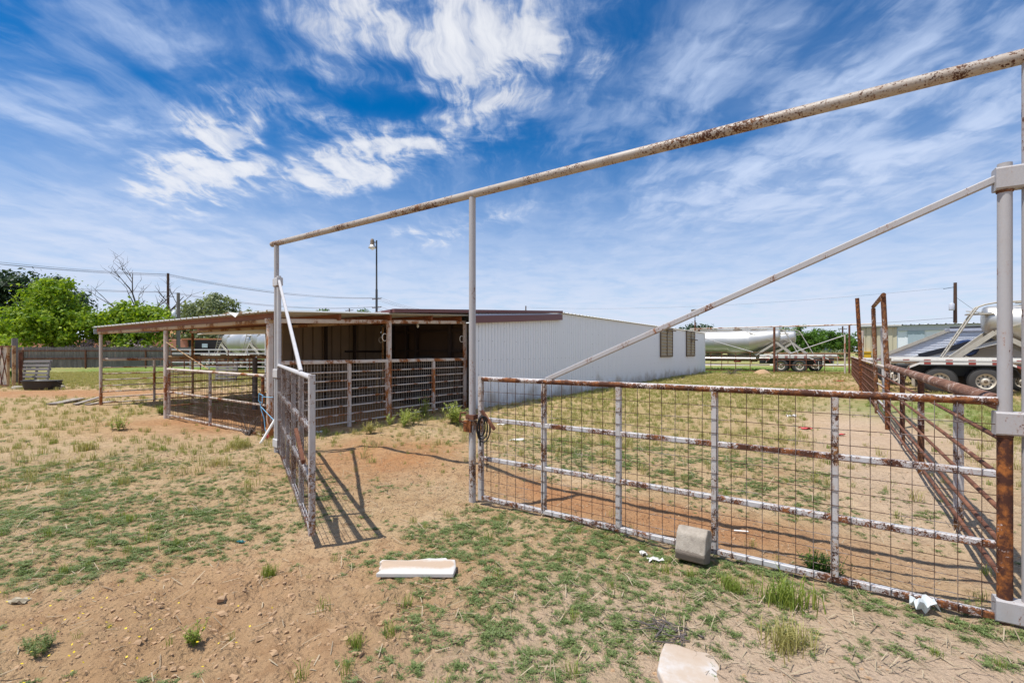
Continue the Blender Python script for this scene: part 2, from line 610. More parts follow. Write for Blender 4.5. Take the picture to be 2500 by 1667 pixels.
def zone_green(x, y):
    """share of ground that low weeds cover"""
    f1 = fbm(x, y, 1.7, 4, 11)
    f2 = fbm(x, y, 5.5, 3, 12)
    f = .38 * f1 + .62 * f2
    k = np.full_like(f, .16)
    k = np.maximum(k, .78 * ell(x, y, G(270, 1270), 1.9, 1.35, .0, .4))
    k = np.maximum(k, .72 * ell(x, y, G(30, 1180), 1.9, 1.5, .0, .5))
    k = np.maximum(k, .55 * ell(x, y, G(560, 1190), 1.2, 1.4, .0, .5))
    k = np.maximum(k, 1.05 * ell(x, y, G(1250, 1400), 1.2, 1.2, .0, .4))
    k = np.maximum(k, .98 * ell(x, y, G(1560, 1420), .95, .75, -.3, .5))
    k = np.maximum(k, .8 * ell(x, y, G(1250, 1590), .62, .35, .0, .5))
    k = np.maximum(k, .6 * ell(x, y, G(850, 1170), .8, .9, .0, .5))
    k = np.maximum(k, .62 * ell(x, y, G(1560, 1120), 2.3, 1.5, -.5, .5))
    k = np.maximum(k, .55 * ell(x, y, G(1900, 1180), 1.6, 1.2, -.5, .5))
    k = np.maximum(k, .45 * ell(x, y, G(700, 1420), .5, .3, .0, .5))
    k = np.maximum(k, .5 * ell(x, y, G(440, 1640), .35, .18, .0, .5))
    k = np.maximum(k, .35 * ell(x, y, G(2300, 1600), .6, .35, .0, .5))
    n, s = gline(x, y)
    under = np.exp(-((n + .16) / .2) ** 2) * sstep(-.1, .3, s) * (1 - sstep(3.9, 4.3, s))
    k = np.maximum(k, 1.1 * under)
    keep = 1.1 * under
    # trodden ways stay bare
    bare = ell(x, y, G(960, 1120), 1.0, 1.1, .5, .5)
    bare = np.maximum(bare, ell(x, y, G(2130, 1060), .9, 4.5, -.6, .5))
    bare = np.maximum(bare, ell(x, y, G(620, 1500), 1.1, .6, .0, .4))
    bare = np.maximum(bare, .9 * ell(x, y, G(1480, 1225), 1.6, .32, -.6, .6))
    k = np.maximum(k * (1 - .85 * bare), keep)
    return np.clip(k * 1.0 + (f - .5) * 2.6 * np.minimum(1, k * 1.6) - .12, 0, 1)


def zone_sand(x, y):
    k = ell(x, y, G(2100, 1650), 1.7, .9, -.3, .6)
    k = np.maximum(k, .8 * ell(x, y, G(1500, 1600), 1.1, .5, .0, .6))
    k = np.maximum(k, .9 * ell(x, y, G(2150, 1080), 1.0, 5., -.6, .5))
    k = np.maximum(k, .8 * ell(x, y, (9.5, 8.5), 3.5, 4.5, 0., .5))
    k = np.maximum(k, .35 * ell(x, y, G(300, 1100), 3., 1.2, 0., .6))
    return np.clip(k * (.65 + .7 * fbm(x, y, 1.9, 3, 21)), 0, 1)


def zone_red(x, y):
    k = ell(x, y, G(930, 1110), 1.3, 1.3, .6, .6)
    k = np.maximum(k, .9 * ell(x, y, G(1550, 1230), 2., .5, -.6, .6))
    k = np.maximum(k, .8 * ell(x, y, G(1900, 945), 4., 2.5, .0, .7))
    k = np.maximum(k, .8 * ell(x, y, G(120, 960), 6., 1.6, .0, .6))
    k = np.maximum(k, .4 * ell(x, y, G(600, 1480), 1.6, 1., .0, .6))
    k = np.maximum(k, .7 * ell(x, y, (-5.5, 11.5), 3.4, 2.6, .6, .5))
    return np.clip(k * (.5 + 1. * fbm(x, y, 1.4, 3, 31)), 0, 1)


def zone_grassy(x, y):
    """meadow grass of the middle distance"""
    r = np.sqrt(x * x + y * y)
    k = 1.1 * ell(x, y, (8., 21.), 6.5, 10.5, -.6, .4)
    k = np.maximum(k, .75 * ell(x, y, G(1500, 1040), 3.4, 3., -.6, .5))
    k = np.maximum(k, .9 * ell(x, y, (-24., 33.), 22., 13., 0., .35))
    k = np.maximum(k, .5 * ell(x, y, G(150, 1010), 3., 1.2, 0., .5))
    k = np.maximum(k, .9 * ell(x, y, (14., 9.), 5., 6., -.6, .4))
    k = np.maximum(k, sstep(34, 42, r))
    bare = ell(x, y, G(2110, 1000), 1.3, 9., -.62, .4)
    bare = np.maximum(bare, ell(x, y, G(120, 962), 7., 1.7, .05, .5))
    bare = np.maximum(bare, .8 * ell(x, y, G(1950, 938), 4.5, 1.8, .0, .6))
    bare = np.maximum(bare, ell(x, y, (-6., 11.3), 3., 2.8, .6, .4))
    k = np.maximum(k, .30 * (sstep(5.5, 9, r)))
    k = k * (1 - bare)
    return np.clip(k * (.45 + 1.1 * fbm(x, y, .6, 4, 41)), 0, 1)


def zone_lawn(x, y):
    r = np.sqrt(x * x + y * y)
    k = ell(x, y, (22., 42.), 22., 8., 0., .3)
    k = np.maximum(k, ell(x, y, (-28., 44.), 13., 9., 0., .35))
    k = np.maximum(k, .8 * ell(x, y, (13.5, 11.5), 4.6, 4., -.6, .5))
    k = np.maximum(k, .5 * sstep(45, 60, r))
    return np.clip(k * (.7 + .6 * fbm(x, y, .5, 3, 51)), 0, 1)


def make_ground():
    ang = np.concatenate([np.linspace(-62, 62, 560), np.linspace(62, 298, 50)[1:-1]])
    ang = np.radians(ang)
    rad = [.25]
    while rad[-1] < 16:
        rad.append(rad[-1] * 1.0085)
    while rad[-1] < 5000:
        rad.append(rad[-1] * 1.035)
    rad = np.array(rad)
    na, nr = len(ang), len(rad)
    rr, aa = np.meshgrid(rad, ang, indexing='ij')
    x, y = (rr * np.sin(aa)).ravel(), (rr * np.cos(aa)).ravel()
    z = hgt(x, y)
    co = np.stack([x, y, z], 1)
    co = np.concatenate([co, [[0, 0, 0.]]])
    i = np.arange(nr - 1)[:, None] * na
    j = np.arange(na)[None, :]
    j2 = (j + 1) % na
    q = np.stack([i + j, i + j2, i + na + j2, i + na + j], -1).reshape(-1, 4)[:, ::-1]
    c = nr * na
    tri = np.stack([np.full(na, c), np.arange(na), (np.arange(na) + 1) % na], 1)[:, ::-1]
    me = bpy.data.meshes.new('ground')
    me.vertices.add(len(co))
    me.vertices.foreach_set('co', co.astype(np.float32).ravel())
    loops = np.concatenate([q.ravel(), tri.ravel()]).astype(np.int32)
    me.loops.add(len(loops))
    me.loops.foreach_set('vertex_index', loops)
    npoly = len(q) + len(tri)
    me.polygons.add(npoly)
    tot = np.concatenate([np.full(len(q), 4), np.full(len(tri), 3)]).astype(np.int32)
    me.polygons.foreach_set('loop_total', tot)
    me.polygons.foreach_set('loop_start', np.concatenate([[0], np.cumsum(tot)[:-1]]).astype(np.int32))
    me.polygons.foreach_set('use_smooth', np.ones(npoly, dtype=bool))
    for nm, fs in (('zones', (zone_green, zone_sand, zone_red)), ('growth', (zone_grassy, zone_lawn, cloddy))):
        at = me.color_attributes.new(nm, 'FLOAT_COLOR', 'POINT')
        col = np.ones((len(co), 4), dtype=np.float32)
        for k, fn in enumerate(fs):
            col[:, k] = fn(co[:, 0], co[:, 1])
        at.data.foreach_set('color', col.ravel())
    me.update(calc_edges=True)
    o = bpy.data.objects.new('ground', me)
    COL.objects.link(o)
    o['kind'] = 'structure'
    o['label'] = 'sandy reddish tan yard soil with patches of weeds'
    # material
    t = NT('yard_soil')
    tc = t.n('ShaderNodeTexCoord').outputs['Object']
    za = t.n('ShaderNodeVertexColor', layer_name='zones')
    ga = t.n('ShaderNodeVertexColor', layer_name='growth')
    zs = t.n('ShaderNodeSeparateColor')
    t.link(za.outputs[0], zs.inputs[0])
    gs = t.n('ShaderNodeSeparateColor')
    t.link(ga.outputs[0], gs.inputs[0])
    n1 = t.noise(tc, .9, 6, .6)
    n2 = t.noise(tc, 7., 7, .65)
    n3 = t.noise(tc, 38., 6, .7)
    soil = t.ramp(n1, [(.3, (.40, .262, .140)), (.5, (.485, .34, .195)), (.72, (.57, .42, .265))])
    soil = t.mix(t.math('MULTIPLY', t.step(n2, .46, .68), .8), soil, (.30, .185, .10))
    red = t.mix(t.step(n2, .4, .7), (.42, .205, .092), (.34, .155, .068))
    soil = t.mix(t.math('MULTIPLY', zs.outputs[2], .95, clamp=True), soil, red)
    sand = t.mix(n2, (.58, .44, .33), (.50, .37, .26))
    soil = t.mix(t.math('MULTIPLY', zs.outputs[1], .85), soil, sand)
    soil = t.mix(t.math('MULTIPLY', gs.outputs[2], .45), soil, (.36, .235, .13))
    # loose straw and dark crumbs
    soil = t.mix(t.math('MULTIPLY', t.step(n3, .54, .68), .6), soil, (.22, .14, .085))
    st = t.n('ShaderNodeVectorMath', operation='MULTIPLY')
    t.link(tc, st.inputs[0])
    st.inputs[1].default_value = (18, 60, 1)
    straw = t.step(t.noise(st.outputs[0], 1., 3, .6, .8), .66, .72)
    soil = t.mix(t.math('MULTIPLY', straw, .4), soil, (.56, .46, .32))
    # litter and thin growth between the modelled plants
    gm = t.math('MULTIPLY', zs.outputs[0], t.step(t.noise(tc, 11., 6, .7), .40, .62))
    soil = t.mix(t.math('MULTIPLY', gm, .45), soil, (.20, .19, .085))
    dry = t.mix(t.noise(tc, 2.3, 5, .65), (.33, .25, .10), (.42, .34, .17))
    soil = t.mix(t.math('MULTIPLY', gs.outputs[0], t.step(t.noise(tc, 4.5, 6, .65), .30, .62)), soil, dry)
    lawn = t.mix(t.noise(tc, 1.4, 5, .6), (.10, .20, .03), (.19, .28, .06))
    soil = t.mix(t.math('MULTIPLY', gs.outputs[1], t.step(t.noise(tc, 2.2, 5, .65), .25, .55)), soil, lawn)
    vor = t.n('ShaderNodeTexVoronoi')
    vor.inputs['Scale'].default_value = 26.
    t.link(tc, vor.inputs['Vector'])
    pit = t.step(vor.outputs['Distance'], .0, .5)
    h = t.math('MULTIPLY_ADD', n2, 1.2, t.math('MULTIPLY_ADD', n3, .55, t.math('MULTIPLY', pit, .35)))
    h = t.math('ADD', h, t.math('MULTIPLY', t.noise(tc, 120., 3, .6), .18))
    t.bump(h, 1., .05)
    me.materials.append(t.done(soil, .95, 0., .1))
    return o


make_ground()


# ------------------------------------------------------------------ plants (loose leaf quads, built as arrays)
def leaf_template(n, kind, rng):
    """(n*4, 3) array of leaf quads of one plant of about unit radius"""
    out = []
    if kind == 'mat':            # prostrate weed: runners on the ground carrying paired small leaves
        runners = rng.integers(7, 12)
        per = max(4, n // (2 * runners))
        for k in range(runners):
            a = rng.uniform(0, 2 * math.pi)
            L = rng.uniform(.55, 1.)
            bend = rng.uniform(-.8, .8)
            for i in range(per):
                t = (i + .6) / per
                aa = a + bend * t
                p = np.array([math.cos(aa), math.sin(aa), 0]) * L * t
                p[2] = .05 + .09 * math.sin(t * 3.) + rng.uniform(-.03, .06)
                for sd in (-1, 1):
                    la = aa + sd * rng.uniform(.7, 1.5)
                    ln = rng.uniform(.10, .19) * (1.1 - .5 * t)
                    w = ln * .36
                    d = np.array([math.cos(la), math.sin(la), rng.uniform(-.1, .75)])
                    s = np.array([-math.sin(la), math.cos(la), rng.uniform(-.4, .4)])
                    out += [p, p + d * ln * .5 + s * w, p + d * ln, p + d * ln * .5 - s * w]
    elif kind == 'tuft':         # grass: thin arching blades
        for k in range(n // 2):
            a = rng.uniform(0, 2 * math.pi)
            b = np.array([rng.normal(0, .22), rng.normal(0, .22), 0])
            lean = rng.uniform(.12, .75)
            L = rng.uniform(.5, 1.)
            w = rng.uniform(.010, .020)
            d = np.array([math.cos(a), math.sin(a), 0])
            s = np.array([-math.sin(a), math.cos(a), 0]) * w
            m = b + d * lean * L * .35 + np.array([0, 0, L * .6])
            e = b + d * lean * L + np.array([0, 0, L * (.95 - .35 * lean)])
            out += [b - s, b + s, m + s * .8, m - s * .8, m - s * .8, m + s * .8, e + s * .1, e - s * .1]
    elif kind == 'stem':         # upright weed: stems with leaves all the way up
        ns = 7
        for k in range(ns):
            a = rng.uniform(0, 2 * math.pi)
            lean = rng.uniform(.1, .7)
            L = rng.uniform(.6, 1.)
            d = np.array([math.cos(a), math.sin(a), 0])
            c = np.array([-math.sin(a), math.cos(a), 0])
            pt = lambda t: d * lean * t * L + np.array([0, 0, L * t * (1 - .2 * lean * t)])
            for i in range(3):
                p, q = pt(i / 3), pt((i + 1) / 3)
                out += [p - c * .012, p + c * .012, q + c * .01, q - c * .01]
            for i in range(n // ns):
                t = rng.uniform(.12, 1.)
                p = pt(t)
                la = rng.uniform(0, 2 * math.pi)
                ln = rng.uniform(.14, .27) * (1.1 - .5 * t)
                dd = np.array([math.cos(la), math.sin(la), rng.uniform(-.2, .8)])
                ss = np.array([-math.sin(la), math.cos(la), rng.uniform(-.3, .3)]) * ln * .16
                out += [p, p + dd * ln * .5 + ss, p + dd * ln, p + dd * ln * .5 - ss]
    return np.array(out)


def scatter(temps, xs, ys, sizes, rng, tall=None, sink=0., z=None):
    """copies of templates on the terrain -> (n*4, 3)"""
    out = []
    zs = hgt(xs, ys) if z is None else z
    pick = rng.integers(0, len(temps), len(xs))
    th = rng.uniform(0, 2 * math.pi, len(xs))
    tl = np.ones(len(xs)) if tall is None else tall
    for k, tp in enumerate(temps):
        m = pick == k
        if not m.any():
            continue
        c, s = np.cos(th[m])[:, None], np.sin(th[m])[:, None]
        sc = sizes[m][:, None]
        X = (tp[None, :, 0] * c - tp[None, :, 1] * s) * sc + xs[m][:, None]
        Y = (tp[None, :, 0] * s + tp[None, :, 1] * c) * sc + ys[m][:, None]
        Z = tp[None, :, 2] * sc * tl[m][:, None] + zs[m][:, None] - sink
        out.append(np.stack([X, Y, Z], -1).reshape(-1, 3))
    return np.concatenate(out)


def sector(n, r0, r1, rng, half=52):
    """points spread evenly over a sector of the yard"""
    r = np.sqrt(rng.uniform(r0 * r0, r1 * r1, n))
    a = np.radians(rng.uniform(-half, half, n))
    return r * np.sin(a), r * np.cos(a)


def in_barn(x, y):
    """inside the barn or on the shed's floor"""
    a = (x + 1.12) * V.x + (y - 12.9) * V.y
    b = (x + 1.12) * U.x + (y - 12.9) * U.y
    barn = (a > -.1) & (a < 27) & (b > -.05) & (b < 11)
    shed = (a > -5.4) & (a <= 0) & (b > .9) & (b < 6.)
    return barn | shed


def grow():
    rng = np.random.default_rng(3)
    mats = [leaf_template(n, 'mat', rng) for n in (110, 130, 120, 90, 140, 80)]
    tufts = [leaf_template(n, 'tuft', rng) for n in (44, 56, 36, 60)]
    # low weeds
    x, y = sector(46000, 1.5, 9.5, rng)
    k = zone_green(x, y)
    m = rng.random(len(x)) < k * .85
    m &= ~in_barn(x, y)
    x, y = x[m], y[m]
    sz = rng.uniform(.028, .075, len(x)) * (.75 + .4 * k[m])
    x2, y2 = sector(26000, 9.5, 17., rng)
    k2 = zone_green(x2, y2)
    m = (rng.random(len(x2)) < k2 * .5) & ~in_barn(x2, y2)
    x, y = np.concatenate([x, x2[m]]), np.concatenate([y, y2[m]])
    sz = np.concatenate([sz, rng.uniform(.06, .12, m.sum())])
    v = scatter(mats, x, y, sz, rng)
    np_quads('ground_cover', v, M['weed'], kind='stuff')
    # scattered green grass tufts close by
    x, y = sector(9000, 1.6, 12., rng)
    k = .05 + .3 * zone_grassy(x, y) + .22 * zone_green(x, y) + .8 * ell(x, y, G(1850, 1450), .55, .3, -.5, .5) + .5 * ell(x, y, G(130, 1600), .6, .25, .0, .6) + .55 * ell(x, y, G(800, 1610), .45, .3, .0, .6)
    k = k - .5 * ell(x, y, G(1850, 1450), .55, .3, -.5, .5)
    k = k + .5 * ell(x, y, G(560, 1090), 1.2, .5, 0., .6) + .5 * ell(x, y, G(370, 1085), 1.2, .6, 0., .6)
    m = (rng.random(len(x)) < k * .42) & ~in_barn(x, y)
    x, y = x[m], y[m]
    v = scatter(tufts, x, y, rng.uniform(.035, .12, len(x)), rng)
    np_quads('grass', v, M['grass_green'], kind='stuff')
    # dry and yellowing grass of the yard behind
    x, y = sector(60000, 6., 48., rng)
    k = zone_grassy(x, y)
    r = np.hypot(x, y)
    m = (rng.random(len(x)) < k * .85) & ~in_barn(x, y) & (zone_lawn(x, y) < .75)
    x, y, r = x[m], y[m], r[m]
    v = scatter(tufts, x, y, rng.uniform(.08, .2, len(x)) * (1 + .3 * sstep(15, 40, r)), rng)
    half = rng.random(len(x)) < .5
    np_quads('dry_grass', v, M['grass_dry'], kind='stuff')
    x, y = sector(34000, 8., 50., rng)
    k = np.maximum(zone_grassy(x, y) * .8, zone_lawn(x, y))
    m = (rng.random(len(x)) < k * .6) & ~in_barn(x, y)
    v = scatter(tufts, x[m], y[m], rng.uniform(.08, .17, m.sum()), rng)
    np_quads('meadow_grass', v, M['grass_green'], kind='stuff')
    # straw and dead stalks lying about
    x, y = sector(40000, 1.5, 10., rng)
    k = .22 + .6 * zone_green(x, y) + 1.4 * ell(x, y, G(1950, 1560), 1.1, .6, -.3, .6)
    m = rng.random(len(x)) < k * .5
    x, y = x[m], y[m]
    n = len(x)
    a = rng.uniform(0, 2 * math.pi, n)
    L = rng.uniform(.02, .12, n) * (1 + sstep(3, 9, np.hypot(x, y)))
    w = rng.uniform(.0012, .003, n)
    z = hgt(x, y) + rng.uniform(.002, .012, n)
    tilt = rng.uniform(-.25, .35, n) * L
    d = np.stack([np.cos(a) * L, np.sin(a) * L, tilt], 1)
    s = np.stack([-np.sin(a) * w, np.cos(a) * w, np.zeros(n)], 1)
    p = np.stack([x, y, z], 1)
    v = np.stack([p - s, p + s, p + d + s, p + d - s], 1).reshape(-1, 3)
    np_quads('dry_straw', v, M['straw'], kind='stuff')
    # soil clods
    x, y = sector(70000, 1.5, 9., rng)
    k = .16 + .8 * cloddy(x, y)
    m = (rng.random(len(x)) < k * .42) & ~in_barn(x, y)
    x, y = x[m], y[m]
    n = len(x)
    sz = .0025 + .008 * rng.random(n) ** 2.5 * (1 + .9 * cloddy(x, y)) * (1 + .8 * (rng.random(n) < .03))
    z = hgt(x, y)
    base = np.array([[-1, -1, -.6], [1, -1, -.6], [1, 1, -.6], [-1, 1, -.6], [-.7, -.7, .7], [.7, -.7, .7], [.7, .7, .7], [-.7, .7, .7]])
    jit = base[None] * rng.uniform(.35, 1.3, (n, 8, 3))
    a = rng.uniform(0, 6.28, n)
    ca, sa = np.cos(a)[:, None], np.sin(a)[:, None]
    X = (jit[..., 0] * ca - jit[..., 1] * sa) * sz[:, None] * rng.uniform(.8, 1.5, (n, 1)) + x[:, None]
    Y = (jit[..., 0] * sa + jit[..., 1] * ca) * sz[:, None] + y[:, None]
    Z = jit[..., 2] * sz[:, None] * .75 + z[:, None] + sz[:, None] * .3
    P = np.stack([X, Y, Z], -1)
    fc = [(0, 1, 5, 4), (1, 2, 6, 5), (2, 3, 7, 6), (3, 0, 4, 7), (4, 5, 6, 7)]
    v = np.stack([P[:, f] for f in fc], 1).reshape(-1, 3)
    np_quads('soil_clods', v, M['clod'], kind='stuff')
    # yellow flowers bottom left
    x, y = sector(5000, 1.7, 5., rng)
    k = ell(x, y, G(120, 1560), .75, .5, 0., .6) + .5 * ell(x, y, G(430, 1590), .4, .3, 0., .6)
    m = rng.random(len(x)) < k * .30
    x, y = x[m], y[m]
    n = len(x)
    z = hgt(x, y) + rng.uniform(.03, .12, n)
    p = np.stack([x, y, z], 1)
    e1 = rng.normal(0, 1, (n, 3))
    e1 /= np.linalg.norm(e1, axis=1)[:, None]
    e2 = np.cross(e1, np.array([.2, .3, 1.]))
    sz = .007
    v = np.stack([p - e1 * sz, p - e2 * sz, p + e1 * sz, p + e2 * sz], 1).reshape(-1, 3)
    np_quads('flower_heads', v, M['flower'], kind='stuff')


grow()

# larger weeds that stand alone
_wr = np.random.default_rng(9)


def weed_plant(px, py, h, label, spread=1., dens=160, mat='grass_green', kind='stem', group=None, n=4, d=None):
    p = GP(px, py)
    tp = [leaf_template(dens, kind, _wr) for _ in range(3)]
    xs = np.clip(_wr.normal(0, .22 * spread * h, n), -.3 * spread * h, .3 * spread * h)
    ys = np.clip(_wr.normal(0, .22 * spread * h, n), -.3 * spread * h, .3 * spread * h)
    xs[0] = ys[0] = 0.
    zs = hgt(xs + p.x, ys + p.y) - p.z
    v = scatter(tp, xs, ys, _wr.uniform(.7, 1.05, n) * h, _wr, z=zs)
    o = np_quads('weed_plant', v, M[mat])
    o.location = p
    tag(o, label, 'weed', group)
    return o


WG = 'tall weeds growing in the yard'
weed_plant(985, 1052, .42, 'widest bushy pale green weed in front of the shed rails', 2.2, 90, 'weed_light', group=WG, n=9)
weed_plant(905, 1066, .30, 'smaller greyish weed left of the bushy clump by the shed rails', .9, 90, 'grass_dry', group=WG, n=5)
weed_plant(1120, 1040, .55, 'bright yellow green weed just left of the middle gate post', 1., 120, 'weed_light', group=WG, n=5)
weed_plant(1035, 1020, .62, 'lone tall stem with leaves against the shed rails', .3, 90, 'weed_light', group=WG, n=2)
weed_plant(288, 1058, .34, 'feathery green weed on the bare mound left of the mesh panel', 1., 90, 'weed_light', group=WG, n=4)
weed_plant(205, 1100, .24, 'wide thin grassy weed on the left mound', 1.2, 60, 'grass_dry', 'tuft', group=WG, n=7)
weed_plant(398, 1010, .30, 'green weed at the foot of the rusty shed corner post', 1., 180, 'grass_green', group=WG, n=5)
weed_plant(590, 1100, .22, 'low tangled grass beside the white plastic pipe', 1.8, 60, 'grass_dry', 'tuft', group=WG, n=9)
weed_plant(2010, 1400, .20, 'dark green weed under the bottom rail of the closed gate', 1.5, 140, 'leaf_mid', group=WG, n=8)
weed_plant(1905, 1475, .24, 'yellow green grass clump in the sand before the closed gate', 1.2, 54, 'grass_green', 'tuft', group=WG, n=7)
weed_plant(1930, 1580, .20, 'yellowing grass clump at the lower edge beside the white slab', 1.2, 54, 'grass_dry', 'tuft', group=WG, n=7)
weed_plant(1788, 1440, .15, 'bright green grass tuft beside the concrete block', 1.3, 120, 'grass_green', 'tuft', group=WG, n=5)
weed_plant(470, 1575, .13, 'small leafy weed with yellow flowers among the clods', .6, 120, 'grass_green', group=WG, n=3)
weed_plant(75, 1590, .11, 'leafy yellow flowered weed at the lower left corner', 2., 90, 'weed', group=WG, n=8)
weed_plant(870, 1590, .11, 'light green grass tuft at the lower edge left of the leafy mats', .6, 60, 'grass_green', 'tuft', group=WG, n=4)
weed_plant(655, 1405, .12, 'lone spiky grass tuft left of the broken white board', .5, 90, 'grass_green', 'tuft', group=WG, n=3)
# ------------------------------------------------------------------ gateway frame
Z = Vector((0, 0, 1))
PL, PM, PR = Vector((-3.678, 7.326, 0)), Vector((-.426, 5.04, 0)), Vector((2.950, 2.669, 0))
BEAM = 3.287
gdir = (PR - PL).normalized()

t = thing('gateway_frame', 'tall pale pipe gateway with one long rust spotted overhead beam on three posts', 'gateway', PM)
MB().tube([PL - gdir * .13 + Z * BEAM, PM + Z * BEAM, PR + gdir * .9 + Z * BEAM], .042, 16).build('overhead_beam', M['beam'], t)
for p, r_ in ((PL, .036), (PM, .0365), (PR, .035)):
    MB().tube([p + Z * -.3, p + Z * (BEAM - .035)], r_, 16).build('post', M['post'], t)

MB().tube([PM + Z * -.05, PM + Z * .35, PM + Z * .86], .0378, 16).build('flaking_foot', M['gate_up'], t, label='rust streaked lower length of the middle post')
HR = Vector((2.862, 2.724, 0))
HL = Vector((-3.600, 7.245, 0))
ER = Vector((-.33, 4.985, 0))
EL = Vector((-1.635, 3.83, 0))


def gate_leaf(name, label, hinge, end, dz, post, kinds):
    """welded mesh gate: tall hinge post, brace down to the top rail, uprights, three rails below, square wire"""
    L = (end - hinge).length
    d = (end - hinge).normalized()
    nrm = Vector((d.y, -d.x, 0))
    if nrm.dot(Vector((0, 0, 0)) - (hinge + end) / 2) < 0 and name == 'mesh_gate' and kinds == 'closed':
        nrm = -nrm
    if kinds == 'open':
        nrm = Vector((-.86, -.511, 0))
    t = thing(name, label, 'gate', hinge)
    P = lambda s, z: hinge + d * s + Z * (z + dz)
    lo, hi = .055, 1.31
    MB().tube([P(0, .0), P(0, 2.69)], .0325, 18).build('hinge_post', M['white'] if kinds == 'open' else M['post'], t)
    if kinds == 'closed':
        MB().tube([P(0, .16), P(0, 1.115)], .0345, 18).build('rusted_sleeve', M['stump'], t, label='flaking rusty lower length of the hinge post')
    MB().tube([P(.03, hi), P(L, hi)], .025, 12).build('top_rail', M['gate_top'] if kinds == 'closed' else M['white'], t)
    rails = (.885, .47)
    ups = [L * k for k in (.208, .404, .605, .80)]
    for z in rails:
        MB().bar(P(.04, z), P(L - .02, z), .040, .044, Z, .006).build('rail', M['gate'], t)
    MB().bar(P(.04, lo), P(L, lo), .040, .044, Z, .006).build('bottom_rail', M['gate'], t)
    for s in ups:
        MB().bar(P(s, lo + .02), P(s, hi - .02), .046, .046, d, .006).build('upright', M['gate_up'], t)
    MB().bar(P(L, lo - .025), P(L, hi + .025), .052, .052, d, .007).build('end_upright', M['gate_up'], t)
    MB().bar(P(.03, 2.61), P(ups[3] - .03, hi + .02), .034, .044, None, .006).build('brace', M['white'] if kinds == 'open' else M['post'], t)  # brace colour carries the light: white for the sunlit leaf, greyer for the shaded one
    # straps that carry the hinge post on the frame post
    q = post - hinge
    for z, h in ((2.60, .13), (1.185, .135), (.105, .13)):
        a, b = hinge - q.normalized() * .046 + Z * (z + dz), post + q.normalized() * .048 + Z * (z + dz)
        MB().bar(a, b, .088, h, Z, .01).build('hinge_strap', M['white'] if kinds == 'open' else M['post'], t)
        MB().lathe([(.033, -.010), (.038, -.004), (.038, .004), (.033, .010)], hinge + Z * (z + dz - h / 2 - .006), seg=18).build('weld_bead', M['pipe_post'], t)
    # wire
    w = MB()
    off = nrm * .027
    s = .10
    k = 0
    while s < L - .02:
        j = _wr.normal(0, .002)
        w.tube([P(s + j, lo - .02) + off, P(s - j, hi - .01) + off], .0026, 4, False)
        s += .1045
    z = lo + .09
    while z < hi - .03:
        pts = [P(x_, z + _wr.normal(0, .0015)) + off for x_ in np.linspace(.03, L, 9)]
        w.tube(pts, .0024, 4, False)
        z += .1035
    w.build('wire_mesh', M['wire'], t)
    # sliding latch bar
    if kinds == 'closed':
        MB().bar(P(L - .05, .98) + nrm * .05, P(L - .22, .80) + nrm * .05, .022, .03).build('latch_bar', M['pipe'], t)
    else:
        MB().bar(P(L - .75, .78) + nrm * .05, P(L - .14, .60) + nrm * .05, .03, .04).build('latch_bar', M['pipe'], t)
    return t


gate_leaf('mesh_gate', 'closed wide white and rust mesh gate with long brace at the sandy path', HR, ER, 0., PR, 'closed')
gate_leaf('mesh_gate', 'open mesh gate seen edge on, casting its striped shadow on the soil', HL, EL, .075, PL, 'open')

# latch plates and hanging things at the middle post
t = thing('gate_latch', 'rusty latch plates and hooks welded round the middle gate post', 'latch', PM + Z * .85)
MB().box(PM + Z * .90, (.11, .10, .05), R(-35)).build('latch_plate', M['pipe'], t)
MB().box(PM + Z * .80 - gdir * .03, (.10, .11, .12), R(-35)).build('keeper_plate', M['stump'], t)
MB().tube([PM + Vector((-.06, -.05, .95)), PM + Vector((-.12, -.05, .95)), PM + Vector((-.13, -.05, .86)), PM + Vector((-.06, -.05, .84))], .010, 8).build('hook', M['pipe'], t)

b = MB()
o = Vector((-.31, 4.90, .92))
for k in range(3):
    pts = []
    for i in range(15):
        a = 2 * math.pi * i / 14
        rx, rz_ = .040 + .014 * k, .10 + .018 * ((k * 7) % 3)
        pts.append(o + Vector((math.sin(a) * rx + .012 * k - .01, -.02 - .012 * k, -rz_ + math.cos(a) * rz_ + .006 * k)))
    b.tube(pts, .0075, 7)
b.tube([o + Vector((.0, -.03, .02)), o + Vector((-.03, -.03, -.05)), o + Vector((-.02, -.03, -.30))], .009, 7)
tag(b.build('bungee_cord', M['hose']), 'coiled black rubber cord hanging on the closed gate beside the middle post', 'cord')

b = MB()
for k in range(26):
    c = Vector((-.262, 4.885, .78 - k * .017))
    pts = []
    for i in range(9):
        a = 2 * math.pi * i / 8
        e = (Vector((1, 0, 0)) if k % 2 else Vector((.3, .95, 0)))
        pts.append(c + e * math.cos(a) * .007 + Z * math.sin(a) * .012)
    b.tube(pts, .0024, 5, False)
tag(b.build('hanging_chain', M['wire']), 'thin dark chain dangling from the cord on the closed gate', 'chain')

# ------------------------------------------------------------------ shed (lean-to on the barn's gable side)
S0 = Vector((-2.86, 10.90, 0))                    # middle front post; front line runs along V


def S(t_, s_=0., z=0.):
    """shed coordinates: t_ in metres of the V step (x .692, y 1) along the front, s_ metres back along U"""
    return S0 + Vector((.692, 1., 0)) * t_ + U * s_ + Z * z


TL, TR = -2.29, 2.23
rz_front = lambda t_: 2.25 + (t_ - TL) / (TR - TL) * .255           # pipe beam along the front
roof_z = lambda t_: 2.325 + (t_ - TL) / (TR - TL) * .27             # sheet
shed = thing('open_shed', 'low open sided shed with rusty posts and corrugated sheet roof', 'shed', S(TL))

